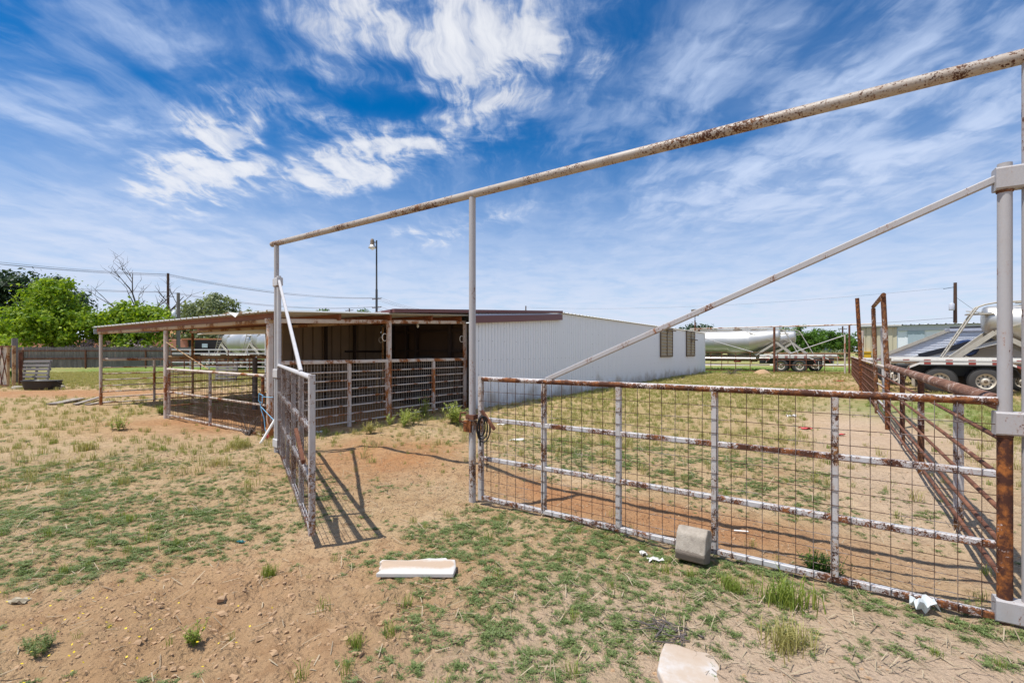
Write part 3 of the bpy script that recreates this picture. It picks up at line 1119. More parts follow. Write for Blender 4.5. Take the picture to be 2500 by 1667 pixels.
for t_, s_ in ((TL, 0), (0, 0), (TR, 0)):
    z = rz_front(t_) - .12
    MB().bar(S(t_, s_, -.2), S(t_, s_, z), .095, .095, V, .012).build('post', M['shed_post'], shed)
for t_, s_, w in ((TL, 4.72, .10), (TL, 9.55, .085), (TL + 2.0, 9.55, .075), (TL + 2.0, 4.9, .0), (1.75, 2.75, .07)):
    if w:
        MB().tube([S(t_, s_, -.2), S(t_, s_, roof_z(t_) - .22)], w * .5, 12).build('post', M['shed_post'] if s_ > 3 and t_ == TL else M['tan_pipe'], shed)
MB().bar(S(TL - .06, 0, rz_front(TL) - .09), S(TR, 0, rz_front(TR) - .09), .085, .085, Z, .01).build('front_beam', M['shed_rail'], shed)
MB().bar(S(TL, -.06, 2.155), S(TL, 9.7, 2.155), .075, .075, Z, .01).build('eave_beam', M['tan_pipe'], shed)
MB().bar(S(TL + 2., .1, 2.27), S(TL + 2., 9.7, 2.27), .075, .075, Z, .01).build('inner_beam', M['tan_pipe'], shed)
MB().bar(S(.1, .1, 2.36), S(1.9, 2.9, 2.36), .05, .05, Z).build('rafter', M['tan_pipe'], shed)
# channel purlins lying along U under the sheet
for k, t_ in enumerate((TL + .02, TL + 1.15, TL + 2.25, TL + 3.35, TR - .25)):
    z = roof_z(t_) - .085
    MB().bar(S(t_, -.12, z), S(t_, 9.9, z), .05, .125, Z).build('purlin', M['purlin'], shed)
MB().bar(S(TL - .06, 9.92, 2.205), S(TL + 1.3, 9.92, 2.31), .03, .15, Z).build('end_cap', M['bldg_grey'], shed)


def corrugated(a, step_vec, n_step, along, rib=.305, depth=.03, th=.004, tilt=None):
    """sheet with trapezoid ribs: 'a' corner, ribs repeat along step_vec (unit), sheet extends by 'along'"""
    b = MB()
    prof = [(0, 0), (.16, 0), (.21, 1), (.33, 1), (.38, 0), (.62, 0), (.67, .3), (.71, .3), (.76, 0)]
    top = []
    for k in range(n_step):
        for u_, h in prof:
            top.append((k + u_) * rib)
            top.append(h * depth)
    pts = [(top[i], top[i + 1]) for i in range(0, len(top), 2)] + [(n_step * rib, 0)]
    nrm = tilt if tilt is not None else Z
    A = [a + step_vec * s + nrm * h for s, h in pts]
    B = [p + along for p in A]
    A2, B2 = [p - nrm * th for p in A], [p - nrm * th for p in B]
    n = len(A)
    vs = A + B + A2 + B2
    fs = []
    for i in range(n - 1):
        fs += [(i, i + 1, n + i + 1, n + i), (2 * n + i, 3 * n + i, 3 * n + i + 1, 2 * n + i + 1), (i, 2 * n + i, 2 * n + i + 1, i + 1), (n + i, n + i + 1, 3 * n + i + 1, 3 * n + i)]
    fs += [(0, n, 3 * n, 2 * n), (n - 1, 2 * n + n - 1, 3 * n + n - 1, n + n - 1)]
    return b.add(vs, fs)


slope = S(TR + .02, 0, roof_z(TR)) - S(TL - .12, 0, roof_z(TL) - .007)
corrugated(S(TL - .12, -.25, roof_z(TL) - .007), U, 33, slope).build('roof_sheet', M['shed_roof'], shed)
b = MB()                                           # torn sheet corner curling down
c = S(TL - .13, .35, roof_z(TL) + .012)
q = [c, c + U * .3 + Z * .01, c + U * .55, c + U * .8 + Z * .012, c + U * 1.15]
e2 = [c + Vector((-.02, -.03, -.01)), c + U * .3 + Vector((-.03, -.05, .02)), c + U * .5 + Vector((-.03, -.04, -.09)), c + U * .8 + Vector((-.03, -.04, .03)), c + U * 1.15 + Vector((-.01, -.02, -.01))]
for i in range(4):
    b.add([q[i], q[i + 1], e2[i + 1], e2[i]], [(0, 1, 2, 3)])
b.build('torn_sheet', M['shed_roof'], shed)
for t_, s_ in ((0, .06), (1.75, 2.75), (TR, .06)):  # white hoops hanging on the posts
    c = S(t_ - .06, s_, 1.93 if t_ < 1 else 1.95)
    pts = [c + V * (-.075 * math.cos(a)) + Z * .085 * math.sin(a) for a in np.linspace(-2.2, 2.2, 14)]
    MB().tube(pts, .009, 7).build('hook', M['pvc'], shed)

# lamp under the shed roof
t = thing('shed_lamp', 'small pale bulb holder hanging under the dark shed ceiling', 'lamp', S(1.15, .5, 2.3))
c = S(1.15, .5, 2.43)
MB().lathe([(.05, 0), (.05, -.03), (.02, -.05), (.02, -.10)], c, seg=12).build('socket', M['pvc'], t)
MB().lathe([(.014, -.10), (.03, -.14), (.033, -.17), (.02, -.20), (.003, -.21)], c, seg=12).build('bulb', M['lamp_glass'], t)

# ------------------------------------------------------------------ barn
B0 = Vector((-1.10, 12.90, 0))                     # near corner of the long wall


def B(a, u_=0., z=0.):
    """barn coordinates: a metres along the wall, u_ metres back"""
    return B0 + V * a + U * u_ + Z * z


def on_wall(px):
    r = (px - CX) / F
    return (r * B0.y - B0.x) / (V.x - r * V.y)


LEN = on_wall(1720)
RIDGE = on_wall(1369)
DEEP = 10.5
barn = thing('metal_barn', 'long low white corrugated metal barn with brown trim', 'barn', B(0))


def sheet_wall(p, d, length, ztop, rib=.152, depth=.016, z0=-.05, out=None, th=.05):
    """upright ribbed sheet along d; ztop(s) gives its top"""
    b = MB()
    n = max(1, int(length / rib))
    out = out if out is not None else Vector((d.y, -d.x, 0))
    prof = [(0, 0), (.80, 0), (.85, -1.3), (.95, -1.3)]
    pts = [((k + u_) * rib, h * depth) for k in range(n) for u_, h in prof if (k + u_) * rib < length] + [(length, 0)]
    m = len(pts)
    lo = [p + d * s + out * h + Z * z0 for s, h in pts]
    hi = [p + d * s + out * h + Z * ztop(s) for s, h in pts]
    lob = [p + d * s - out * th + Z * z0 for s, h in pts]
    hib = [p + d * s - out * th + Z * ztop(s) for s, h in pts]
    vs = lo + hi + lob + hib
    fs = []
    for i in range(m - 1):
        fs += [(i, i + 1, m + i + 1, m + i), (2 * m + i, 3 * m + i, 3 * m + i + 1, 2 * m + i + 1), (m + i, m + i + 1, 3 * m + i + 1, 3 * m + i)]
    fs += [(0, m, 3 * m, 2 * m), (m - 1, 3 * m - 1, 4 * m - 1, 2 * m - 1)]
    return b.add(vs, fs)


zt0, zt1 = 2.66, 3.0
wtop = lambda a: zt0 + (zt1 - zt0) * min(1., a / RIDGE)
OUT = Vector((V.y, -V.x, 0))
sheet_wall(B(0), V, LEN, lambda a: wtop(a) - .02).build('long_wall', M['barn'], barn)
sheet_wall(B(LEN), U, DEEP, lambda s: 2.98 - s * .045, out=V).build('end_wall', M['barn'], barn)
sheet_wall(B(LEN, DEEP), -V, LEN + .2, lambda s: 2.5, out=U).build('rear_wall', M['barn'], barn)
# roof: level along the wall beyond the ridge, falling to the back; sloped bay towards the shed
def fall(u_, z):
    return z - u_ * .05
b = corrugated(B(RIDGE, -.10, 3.0), V, int((LEN - RIDGE + .25) / .305), U * (DEEP + .3) + Z * (-(DEEP + .3) * .05), depth=.035)
b.build('roof_sheet', M['shed_roof'], barn)
q = [B(-2.75, .06, 2.50), B(RIDGE, .06, 3.03), B(RIDGE, DEEP, 3.03 - DEEP * .05), B(-2.6, DEEP, 2.50 - .3)]
MB().prism(q, Z * .035).build('roof_bay', M['shed_roof'], barn)
# trim: brown rake cap and box fascia
MB().bar(B(-2.78, .02, 2.525), B(RIDGE + .02, -.03, 3.035), .10, .085, Z).build('rake_cap', M['brown'], barn)
MB().bar(B(-2.78, .06, 2.52), B(-2.2, 3.2, 2.42), .08, .07, Z).build('rake_cap', M['brown'], barn)
MB().bar(B(-.12, -.06, 2.47), B(RIDGE - .08, -.06, 2.84), .12, .20, Z).build('fascia', M['brown'], barn)
MB().bar(B(.0, -.03, 2.60), B(RIDGE - .04, -.03, 2.945), .055, .035, Z).build('fascia_lip', M['lavender'], barn)
MB().bar(B(.0, -.0, -.05), B(.0, .0, 2.46), .03, .03).build('corner_trim', M['brown'], barn)
MB().bar(B(LEN, -.015, -.05), B(LEN, -.015, 2.95), .05, .06).build('corner_trim', M['white_paint'], barn)
# foundation strip
MB().bar(B(.0, -.02, -.08), B(LEN, -.02, -.08), .14, .12, Z).build('footing', M['stone'], barn)


def vent(pl, pr, ylo, yhi, label, crank):
    a0, a1 = on_wall(pl), on_wall(pr)
    am = (a0 + a1) / 2
    dep = B(am).y
    zlo, zhi = EYE - (ylo - HY) / F * dep, EYE - (yhi - HY) / F * dep
    o = MB()
    p = lambda a, out, z: B(a, 0, z) + OUT * out
    for a in (a0, a1):
        o.bar(p(a, .05, zlo), p(a, .05, zhi), .07, .07, V)
    o.bar(p(a0, .05, zlo), p(a1, .05, zlo), .07, .07, Z)
    o.bar(p(a0, .05, zhi), p(a1, .05, zhi), .07, .07, Z)
    fr = o.build('louvre_window', M['vent_dark'], barn, label=label)
    n = 9
    sl = MB()
    for k in range(n):
        z = zlo + (zhi - zlo) * (k + .5) / n
        h = (zhi - zlo) / n
        for s0, s1 in ((a0 + .05, am - .03), (am + .03, a1 - .05)):
            prof = [Vector(p(s0, .035 + .035 * math.sin(q_), z + h * (q_ / math.pi - .5))) for q_ in np.linspace(0, math.pi, 6)]
            sl.prism(prof + [p(s0, .02, z + h * .5), p(s0, .02, z - h * .5)], V * (s1 - s0))
    sl.build('slats', M['vent'], fr)
    MB().bar(p(am, .08, zlo), p(am, .08, zhi), .04, .03, V).build('mullion', M['vent_dark'], fr)
    g = MB().tube([p(am - .15, .12, zhi - crank), p(a1 + .35, .16, zhi - crank - .03)], .035, 8)
    g.tube([p(am, .09, zhi - crank - .25), p(am + .15, .14, zhi - crank)], .02, 6)
    g.build('crank', M['vent_dark'], fr)


vent(1611, 1639.5, 870, 800.5, 'wider louvred window with a crank along its top', .10)
vent(1674.5, 1694, 868.5, 809, 'narrower louvred window with a crank across its middle', .55)

# inner walls that close the shed's back and side
BK = 3.55
c_in = S(TR, BK)
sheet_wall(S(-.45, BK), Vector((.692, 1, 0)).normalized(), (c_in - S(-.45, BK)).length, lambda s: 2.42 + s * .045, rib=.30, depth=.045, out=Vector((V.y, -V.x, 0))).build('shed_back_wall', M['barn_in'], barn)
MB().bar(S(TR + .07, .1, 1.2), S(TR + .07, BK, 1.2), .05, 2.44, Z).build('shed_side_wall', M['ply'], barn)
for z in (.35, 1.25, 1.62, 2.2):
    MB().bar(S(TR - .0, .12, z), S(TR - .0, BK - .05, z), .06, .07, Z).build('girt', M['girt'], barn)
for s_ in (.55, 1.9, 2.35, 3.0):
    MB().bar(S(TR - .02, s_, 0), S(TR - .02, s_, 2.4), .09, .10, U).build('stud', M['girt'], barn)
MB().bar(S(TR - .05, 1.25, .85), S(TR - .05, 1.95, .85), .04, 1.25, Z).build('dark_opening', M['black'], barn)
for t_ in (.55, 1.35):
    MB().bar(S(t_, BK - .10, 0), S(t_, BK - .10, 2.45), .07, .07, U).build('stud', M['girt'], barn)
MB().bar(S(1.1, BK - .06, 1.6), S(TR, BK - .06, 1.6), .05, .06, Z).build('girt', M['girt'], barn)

# ------------------------------------------------------------------ pipe fences
def panel(name, label, a, b, top, rails, posts, mats, wire=None, group=None, r_top=.04, r_rail=.016, r_post=.04, square=False, cat='fence', wavy=0.):
    """fence between a and b: top rail, thinner rails, posts at given fractions, optional wire"""
    t = thing(name, label, cat, a, group)
    mt, mr, mp = mats
    if square:
        MB().bar(a + Z * top, b + Z * top, r_top * 2, r_top * 2, Z, .008).build('top_rail', mt, t)
    else:
        MB().tube([a + Z * top, b + Z * top], r_top, 12).build('top_rail', mt, t)
    for z in rails:
        pts = [a.lerp(b, k / 6) + Z * (z + (_wr.normal(0, wavy) if wavy else 0)) for k in range(7)]
        MB().tube(pts, r_rail, 7).build('rail', mr, t)
    for f_ in posts:
        p = a.lerp(b, f_)
        if square:
            MB().bar(p + Z * -.15, p + Z * (top - r_top), r_post * 2, r_post * 2, V, .008).build('post', mp, t)
        else:
            MB().tube([p + Z * -.15, p + Z * (top - r_top * .5)], r_post, 12).build('post', mp, t)
    if wire:
        off, hi, pitch, vp, bow, mw = wire
        w = MB()
        L = (b - a).length
        d = (b - a).normalized()
        n = int(L / pitch)
        for k in range(n + 1):
            s = k * pitch
            h = hi + bow * math.sin(s * 1.9 + .4) * .5 + bow * .5
            lean = _wr.normal(0, .008)
            w.tube([a + d * s + off + Z * .03, a + d * (s + lean) + off + Z * (h * .6), a + d * (s - lean) + off + Z * h], .0045, 3, False)
        z = .08
        while z < hi:
            w.tube([a + off + Z * z, a.lerp(b, .5) + off + Z * (z + _wr.normal(0, .006)), b + off + Z * z], .0032, 3, False)
            z += vp
        w.tube([a.lerp(b, k / 12) + off + Z * (hi + bow * math.sin(k / 12 * L * 1.9 + .4) * .5 + bow * .5) for k in range(13)], .004, 4, False)
        w.build('wire_mesh', mw, t)
    return t


SR = (M['shed_rail'], M['shed_rail'], M['shed_post'])
RZ = [1.17, .99, .81, .63, .45, .27, .10]
panel('pipe_fence', 'eight rail rusty white fence with wire mesh across the shed front', S(TL + .06), S(TR - .06), 1.385, RZ, (.305, .495, .78), SR,
      wire=(U * .07, 1.36, .072, .2, .07, M['wire_grey']), r_top=.036, r_rail=.016, r_post=.036, square=True)
# mesh panel under the eave, left of the corner
pa, pb = S(TL, 4.62), S(TL, .18)
t = thing('mesh_fence', 'low rusty wire mesh panel with scalloped paint under the shed eave', 'fence', pa)
MB().tube([pa + Z * 1.18, pb + Z * 1.15], .028, 10).build('top_rail', M['shed_rail'], t)
MB().tube([pa + Z * .64, pb + Z * .60], .022, 10).build('rail', M['shed_rail'], t)
MB().tube([pa + Z * .08, pb + Z * .05], .024, 10).build('bottom_rail', M['shed_rail'], t)
for f_, mm in ((.02, M['shed_post']), (.50, M['gate_up']), (.985, M['stump'])):
    p = pa.lerp(pb, f_)
    MB().bar(p + Z * .02, p + Z * 1.16, .05, .05, V, .007).build('upright', mm, t)
w = MB()
L = (pb - pa).length
dd = (pb - pa).normalized()
s = .06
off = V * -.03
while s < L:
    w.tube([pa + dd * s + off + Z * .06, pa + dd * s + off + Z * 1.16], .0034, 4, False)
    s += .105 if int(s * 10) % 3 else .05
for z in np.arange(.12, 1.15, .125):
    w.tube([pa + off + Z * z, pb + off + Z * z], .0034, 4, False)
w.build('wire_mesh', M['wire'], t)
MB().tube([pa + V * -.03 + Z * 1.82, pa.lerp(pb, .47) + V * .02 + Z * 1.22], .010, 6).build('brace_wire', M['tan_pipe'], t)
panel('pipe_fence', 'seven rail open fence at the far left end of the shed', S(TL, 9.55), S(TL + 2.0, 9.55), 1.36, [1.12, .93, .75, .57, .39, .22, .06], (.0, .55), SR, r_top=.038, r_rail=.018, r_post=.036)
panel('pipe_fence', 'inner shed fence of square rail running back to a thick grey post', S(TL, 4.78), S(TL + 1.8, 4.9), 1.45, [1.25, 1.05, .85, .66, .47, .28], (1.,), (M['tan_pipe'], M['tan_pipe'], M['pole_grey']), r_top=.045, r_rail=.017, r_post=.065)
panel('pipe_fence', 'short inner fence between the thick grey post and the shed back wall', S(TL + 1.85, 4.85), S(-.45, BK + .05), 1.45, [1.2, 1.0, .8, .6, .4, .2], (), (M['tan_pipe'], M['tan_pipe'], M['tan_pipe']), r_top=.045, r_rail=.013)
panel('pipe_fence', 'tan rail fence along the corrugated wall inside the shed', S(-.5, BK - .5), S(1.9, BK - .5), 1.30, [.9, .5], (.95,), (M['tan_pipe'],) * 3, r_top=.045, r_rail=.02, r_post=.03)

# right hand fence running away from the gate
FA = Vector((3.20, 3.10, 0))
FD = Vector((.69, 1., 0))
fp = lambda k: FA + FD * k
right = thing('pipe_fence', 'long rusty pipe fence along the sandy path right of the closed gate', 'fence', FA)
MB().tube([fp(-.05) + Z * 1.27, fp(1.5) + Z * 1.28, fp(6.5) + Z * 1.30], .050, 16).build('top_rail', M['pipe_top'], right)
MB().tube([fp(6.6) + Z * 1.27, fp(8.8) + Z * 1.26, fp(28.7) + Z * 1.25], .030, 10).build('top_rail', M['shed_rail'], right)
for z in (1.04, .80, .58, .37, .16):
    MB().tube([fp(-.15) + Z * z, fp(6.6) + Z * (z + .01)], .016, 8).build('rail', M['pipe'], right)
    MB().tube([fp(6.6) + Z * z, fp(28.7) + Z * z], .016, 6).build('rail', M['pipe'], right)
for k in (1.23, 3.12, 4.85):
    p = fp(k) + Vector((.045, -.03, 0))
    MB().tube([p + Z * -.15, p + Z * 1.25], .038 if k < 2 else .036, 12).build('post', M['gate_up'] if k < 2 else M['pipe_post'], right)
for k in np.arange(10.4, 28.8, 1.45):
    p = fp(k) + Vector((.045, -.03, 0))
    MB().tube([p + Z * -.15, p + Z * (1.25 + _wr.normal(0, .03))], .036, 9).build('post', M['pipe_post'], right)
w = MB()
for k in np.arange(8.9, 28.6, .16):
    w.tube([fp(k) + Z * .05, fp(k + _wr.normal(0, .05)) + Z * 1.2], .006, 3, False)
w.build('wire_mesh', M['pipe'], right)
# walk-through frame in that fence
t = thing('gateway_frame', 'small rusty goalpost frame standing in the right hand fence', 'gateway', fp(6.57))
a, b2 = fp(6.57) + Vector((.02, 0, 0)), fp(8.85)
lean = Vector((-.10, 0, 0))
MB().tube([a + Z * -.2, a + lean * .2 + Z * 1.2], .048, 12).build('post', M['stump'], t)
MB().tube([a + lean * .2 + Z * 1.2, a + lean + Z * 2.74], .047, 12).build('post', M['goal'], t)
MB().tube([b2 + Z * -.2, b2 + lean + Z * 2.70], .047, 12).build('post', M['goal'], t)
MB().tube([a + lean + (a - b2).normalized() * .08 + Z * 2.76, b2 + lean + Z * 2.74], .044, 12).build('crossbar', M['goal'], t)
t = thing('narrow_gate', 'narrow gate with white diagonal brace hung in the small goalpost frame', 'gate', b2)
MB().tube([b2 + Vector((.1, -.1, .1)), b2 + Vector((.03, -.1, 2.2))], .03, 10).build('hinge_post', M['white'], t)
MB().bar(b2 + Vector((.06, -.1, 2.12)), b2.lerp(a, .86) + Z * 1.22, .035, .05).build('brace', M['white'], t)
for z in (1.22, .8, .4, .1):
    MB().tube([b2.lerp(a, .05) + Z * z, b2.lerp(a, .93) + Z * z], .02, 8).build('rail', M['gate_up'], t)
MB().tube([b2.lerp(a, .93) + Z * .08, b2.lerp(a, .93) + Z * 1.24], .022, 8).build('end_upright', M['gate_up'], t)
p = fp(15.9)
tag(MB().tube([p + Z * -.2, p + Vector((-.06, 0, 1.6)), p + Vector((-.19, 0, 3.76))], [.074, .072, .07], 14).build('pipe_post', M['stump']), 'tall leaning rust streaked pipe post beside the right hand fence', 'post')

# gateway and fence at the far end of the yard
E0 = fp(28.9)
e = lambda s: E0 + U * s
t = thing('gateway_frame', 'long thin rusty overhead pipe gateway at the far end of the yard', 'gateway', E0)
MB().tube([e(-1.2) + Z * 3.44, e(10.6) + Z * 3.42], .05, 9).build('overhead_beam', M['shed_rail'], t)
for s, r_ in ((.1, .06), (4.6, .08), (9.9, .06)):
    MB().tube([e(s) + Z * -.1, e(s) + Z * 3.4], r_, 9).build('post', M['pipe'], t)
t = thing('pipe_gate', 'wide rusty pipe gate with diagonal brace at the far right end of the yard', 'gate', e(.3))
for z in (.12, .62, 1.0, 1.42):
    MB().tube([e(.35) + Z * z, e(4.4) + Z * z], .028, 7).build('rail', M['pipe'], t)
for s in (1.5, 2.6, 3.6, 4.4):
    MB().tube([e(s) + Z * .1, e(s) + Z * 1.42], .024, 7).build('upright', M['pipe'], t)
MB().tube([e(.35) + Z * .05, e(.35) + Z * 2.75], .05, 8).build('hinge_post', M['shed_post'], t)
MB().tube([e(.4) + Z * 2.7, e(3.6) + Z * 1.45], .03, 7).build('brace', M['white'], t)
t = thing('pipe_gate', 'wide rusty pipe gate with pale brace next to the barn end', 'gate', e(9.7))
for z in (.12, .62, 1.0, 1.52):
    MB().tube([e(4.9) + Z * z, e(9.7) + Z * z], .028, 7).build('rail', M['pipe'], t)
for s in (6.2, 7.2, 8.2, 9.0):
    MB().tube([e(s) + Z * .1, e(s) + Z * 1.52], .026, 7).build('upright', M['pipe'], t)
MB().tube([e(9.72) + Z * .05, e(9.72) + Z * 2.75], .05, 8).build('hinge_post', M['shed_post'], t)
MB().tube([e(9.65) + Z * 2.7, e(6.0) + Z * 1.55], .028, 7).build('brace', M['white'], t)

t = thing('yard_light', 'box shaped floodlight on a rusty pole at the barn end', 'light', e(10.2))
p = e(10.2)
MB().tube([p + Z * -.1, p + Z * 4.1], .05, 9).build('pole', M['stump'], t)
MB().tube([p + Z * 4.1, p + Z * 4.45], .04, 9).build('bracket', M['lavender'], t)
MB().box(p + Z * 4.72, (.46, .34, .52), R(20)).build('housing', M['vent_dark'], t)
MB().box(p + Vector((.03, -.18, 4.74)), (.36, .03, .38), R(20)).build('lens', M['lamp_glass'], t)
# ------------------------------------------------------------------ tank trailers
def wheel(parent, c, r, w, side):
    """tyre with a dished, holed steel rim as its child; outer face towards side (-1/+1 along y)"""
    ri = r * .56
    prof = [(ri, -w / 2), (r * .90, -w / 2), (r * .97, -w * .38), (r, -w * .2), (r, w * .2), (r * .97, w * .38), (r * .90, w / 2), (ri, w / 2), (ri * .96, w * .2), (ri * .96, -w * .2), (ri, -w / 2)]
    b = MB().lathe(prof, c, 'y', 36, True, False)
    n = 44
    for k in range(n):                              # tread blocks
        a = 2 * math.pi * k / n
        for sd in (-1, 1):
            q = Vector(c) + Vector((math.cos(a) * r * .99, sd * w * .27, math.sin(a) * r * .99))
            b.box(q, (.05, w * .36, .022), rot=Matrix.Rotation(-a - math.pi / 2, 3, 'Y'))
    ty = b.build('tyre', M['rubber'], parent)
    s = side
    rb = MB().lathe([(ri * 1.02, s * w * .48), (ri * .94, s * w * .42), (ri * .86, s * w * .10), (ri * .5, s * w * .02), (ri * .42, s * w * .30), (ri * .30, s * w * .42), (.001, s * w * .44)], c, 'y', 32, True, False)
    rm = rb.build('rim', M['rim'], ty)
    h = MB()
    for k in range(10):
        a = 2 * math.pi * k / 10
        q = Vector(c) + Vector((math.cos(a) * ri * .68, s * w * .085, math.sin(a) * ri * .68))
        h.lathe([(ri * .10, -.006), (ri * .10, .012)], q, 'y', 10)
    h.build('rim_holes', M['black'], rm)
    hb = MB().lathe([(ri * .22, s * w * .44), (ri * .2, s * w * .56), (ri * .05, s * w * .58)], c, 'y', 16)
    hb.build('hub', M['vent_dark'], rm)
    return ty


def tank_trailer(label, group):
    t = thing('tank_trailer', label, 'trailer', (0, 0, 0), group)
    # frame
    for sd in (-1, 1):
        MB().bar((-.6, sd * .45, 1.22), (12.2, sd * .45, 1.22), .10, .20, Z).build('chassis_rail', M['fender_under'], t)
        MB().bar((-.35, sd * .5, .86), (3.7, sd * .5, .86), .16, .46, Z, .03).build('suspension', M['black'], t)
        MB().bar((-.55, sd * 1.18, 1.30), (3.6, sd * 1.18, 1.28), .06, .16, Z).build('side_rail', M['white_paint'], t)
        MB().bar((-.5, sd * 1.215, 1.28), (3.55, sd * 1.215, 1.26), .012, .035, Z).build('reflective_tape', M['tape'], t)
        # fender over the tandem
        prof = [(-.12, .72), (.02, 1.0), (.30, 1.14), (2.75, 1.14), (3.03, 1.0), (3.17, .72)]
        b = MB()
        for (x0, z0), (x1, z1) in zip(prof[:-1], prof[1:]):
            b.prism([(x0, sd * .62, z0), (x1, sd * .62, z1), (x1, sd * .62, z1 + .03), (x0, sd * .62, z0 + .03)], (0, sd * .62, 0))
        b.build('fender', M['fender_under'], t)
        b = MB()
        for (x0, z0), (x1, z1) in zip(prof[:-1], prof[1:]):
            b.prism([(x0, sd * 1.245, z0 - .03), (x1, sd * 1.245, z1 - .03), (x1, sd * 1.245, z1 + .05), (x0, sd * 1.245, z0 + .05)], (0, sd * .012, 0))
        b.build('reflective_tape', M['tape'], t)
        for x in (.9, 2.15):
            wheel(t, (x, sd * 1.06, .5), .5, .27, sd)
            wheel(t, (x, sd * .70, .5), .5, .27, sd)
        MB().tube([(3.9, sd * 1.0, 1.02), (9.4, sd * 1.0, 1.02)], .11, 14).build('hose_tube', M['alu'], t)
        # A-shaped struts from tank to frame
        for x1 in (1.40, 4.0):
            MB().bar((2.50, sd * .60, 2.32), (x1, sd * .5, 1.30), .13, .16).build('strut', M['alu_strut'], t)
        MB().bar((2.50, sd * .64, 2.36), (4.6, sd * .78, 3.18), .05, .05).build('stay', M['alu_strut'], t)
        for x1 in (10.2, 11.8):
            MB().bar((11.2, sd * .62, 2.3), (x1, sd * .5, 1.33), .13, .16).build('strut', M['alu_strut'], t)
        MB().bar((-.58, sd * .85, .75), (-.58, sd * .85, 1.2), .08, .08).build('bumper_post', M['alu_strut'], t)
        MB().box((-.62, sd * .95, 1.12), (.05, .28, .12)).build('tail_light', M['red'], t)
        MB().box((-.3, sd * .9, .55), (.02, .55, .62)).build('mudflap', M['white_paint'], t)
    MB().bar((-.58, -1.2, .62), (-.58, 1.2, .62), .1, .12, Z).build('bumper', M['alu_strut'], t)
    for x in (.9, 2.15):
        MB().tube([(x, -1.1, .5), (x, 1.1, .5)], .07, 10).build('axle', M['black'], t)
    for x in (.3, 3.4, 6., 9., 11.8):
        MB().bar((x, -1.2 if x < 4 else -.5, 1.24), (x, 1.2 if x < 4 else .5, 1.24), .08, .12, Z).build('cross_member', M['fender_under'], t)
    # tank: eccentric cone ends, three welded courses
    rings = []
    for x, r_, cz in ((2.28, .30, 2.88), (2.30, .46, 2.83), (2.42, .53, 2.80), (3.3, .74, 2.61), (4.4, .97, 2.40), (4.43, .978, 2.40), (4.46, .97, 2.40), (7., .97, 2.40), (7.03, .978, 2.4), (7.06, .97, 2.40), (9.9, .97, 2.40), (11., .74, 2.6), (11.9, .53, 2.80), (12., .3, 2.85)):
        rings.append([Vector((x, math.sin(a) * r_, cz + math.cos(a) * r_)) for a in np.linspace(0, 2 * math.pi, 41)[:-1]])
    tank = MB().loft(rings).build('tank', M['alu'], t)
    for xc in (5.4, 8.7):
        rr = []
        for z, rx, ry in ((2.35, 1.65, .96), (1.9, 1.5, .90), (1.5, .95, .66), (1.12, .3, .28), (.95, .14, .14), (.80, .14, .14)):
            rr.append([Vector((xc + math.cos(a) * rx, math.sin(a) * ry, z)) for a in np.linspace(0, 2 * math.pi, 33)[:-1]])
        MB().loft(rr).build('hopper', M['alu'], t)
        MB().lathe([(.34, 0), (.34, .10), (.30, .13), (.30, .16), (.05, .2)], (xc, 0, 3.34), seg=20).build('manhole', M['vent_dark'], t)
        MB().box((xc, 0, .78), (.5, .4, .12)).build('discharge_valve', M['red'], t)
    MB().tube([(3.9, 0, .86), (10.6, 0, .86)], .06, 10).build('discharge_pipe', M['black'], t)
    # walkway on top and rear ladder
    MB().bar((3.2, .0, 3.42), (10.6, .0, 3.42), .5, .03, Z).build('walkway', M['alu_strut'], t)
    for sd in (-1, 1):
        MB().tube([(2.2, sd * .2 - .35, 3.36), (2.6, sd * .22 - .35, 3.44), (4.0, sd * .3 - .1, 3.46), (10.4, sd * .3, 3.46)], .022, 8).build('walkway_rail', M['alu_strut'], t)
    ld = MB()
    A, Bt = Vector((2.05, -.35, 3.30)), Vector((1.02, -.35, 1.30))
    for sd in (-1, 1):
        ld.tube([Bt + Vector((0, sd * .26, 0)), A + Vector((-.10, sd * .26, -.18)), A + Vector((.0, sd * .26, -.02)), A + Vector((.18, sd * .26, .06))], .03, 8)
    for k in range(9):
        p = Bt.lerp(A, (k + .5) / 9)
        ld.tube([p + Vector((0, -.26, 0)), p + Vector((0, .26, 0))], .022, 6)
    ld.build('ladder', M['alu_strut'], t)
    MB().bar((1.75, -.35, 3.02), (2.5, -.35, 3.02), .42, .05, Z).build('platform', M['alu_strut'], t)
    MB().bar((1.9, .5, 3.2), (2.4, .3, 3.1), .04, .04).build('stay', M['alu_strut'], t)
    # landing legs
    for sd in (-1, 1):
        MB().bar((10.4, sd * .6, 0), (10.4, sd * .6, 1.2), .12, .12, V).build('landing_leg', M['alu_strut'], t)
        MB().box((10.4, sd * .6, .03), (.35, .3, .06)).build('foot', M['alu_strut'], t)
    return t


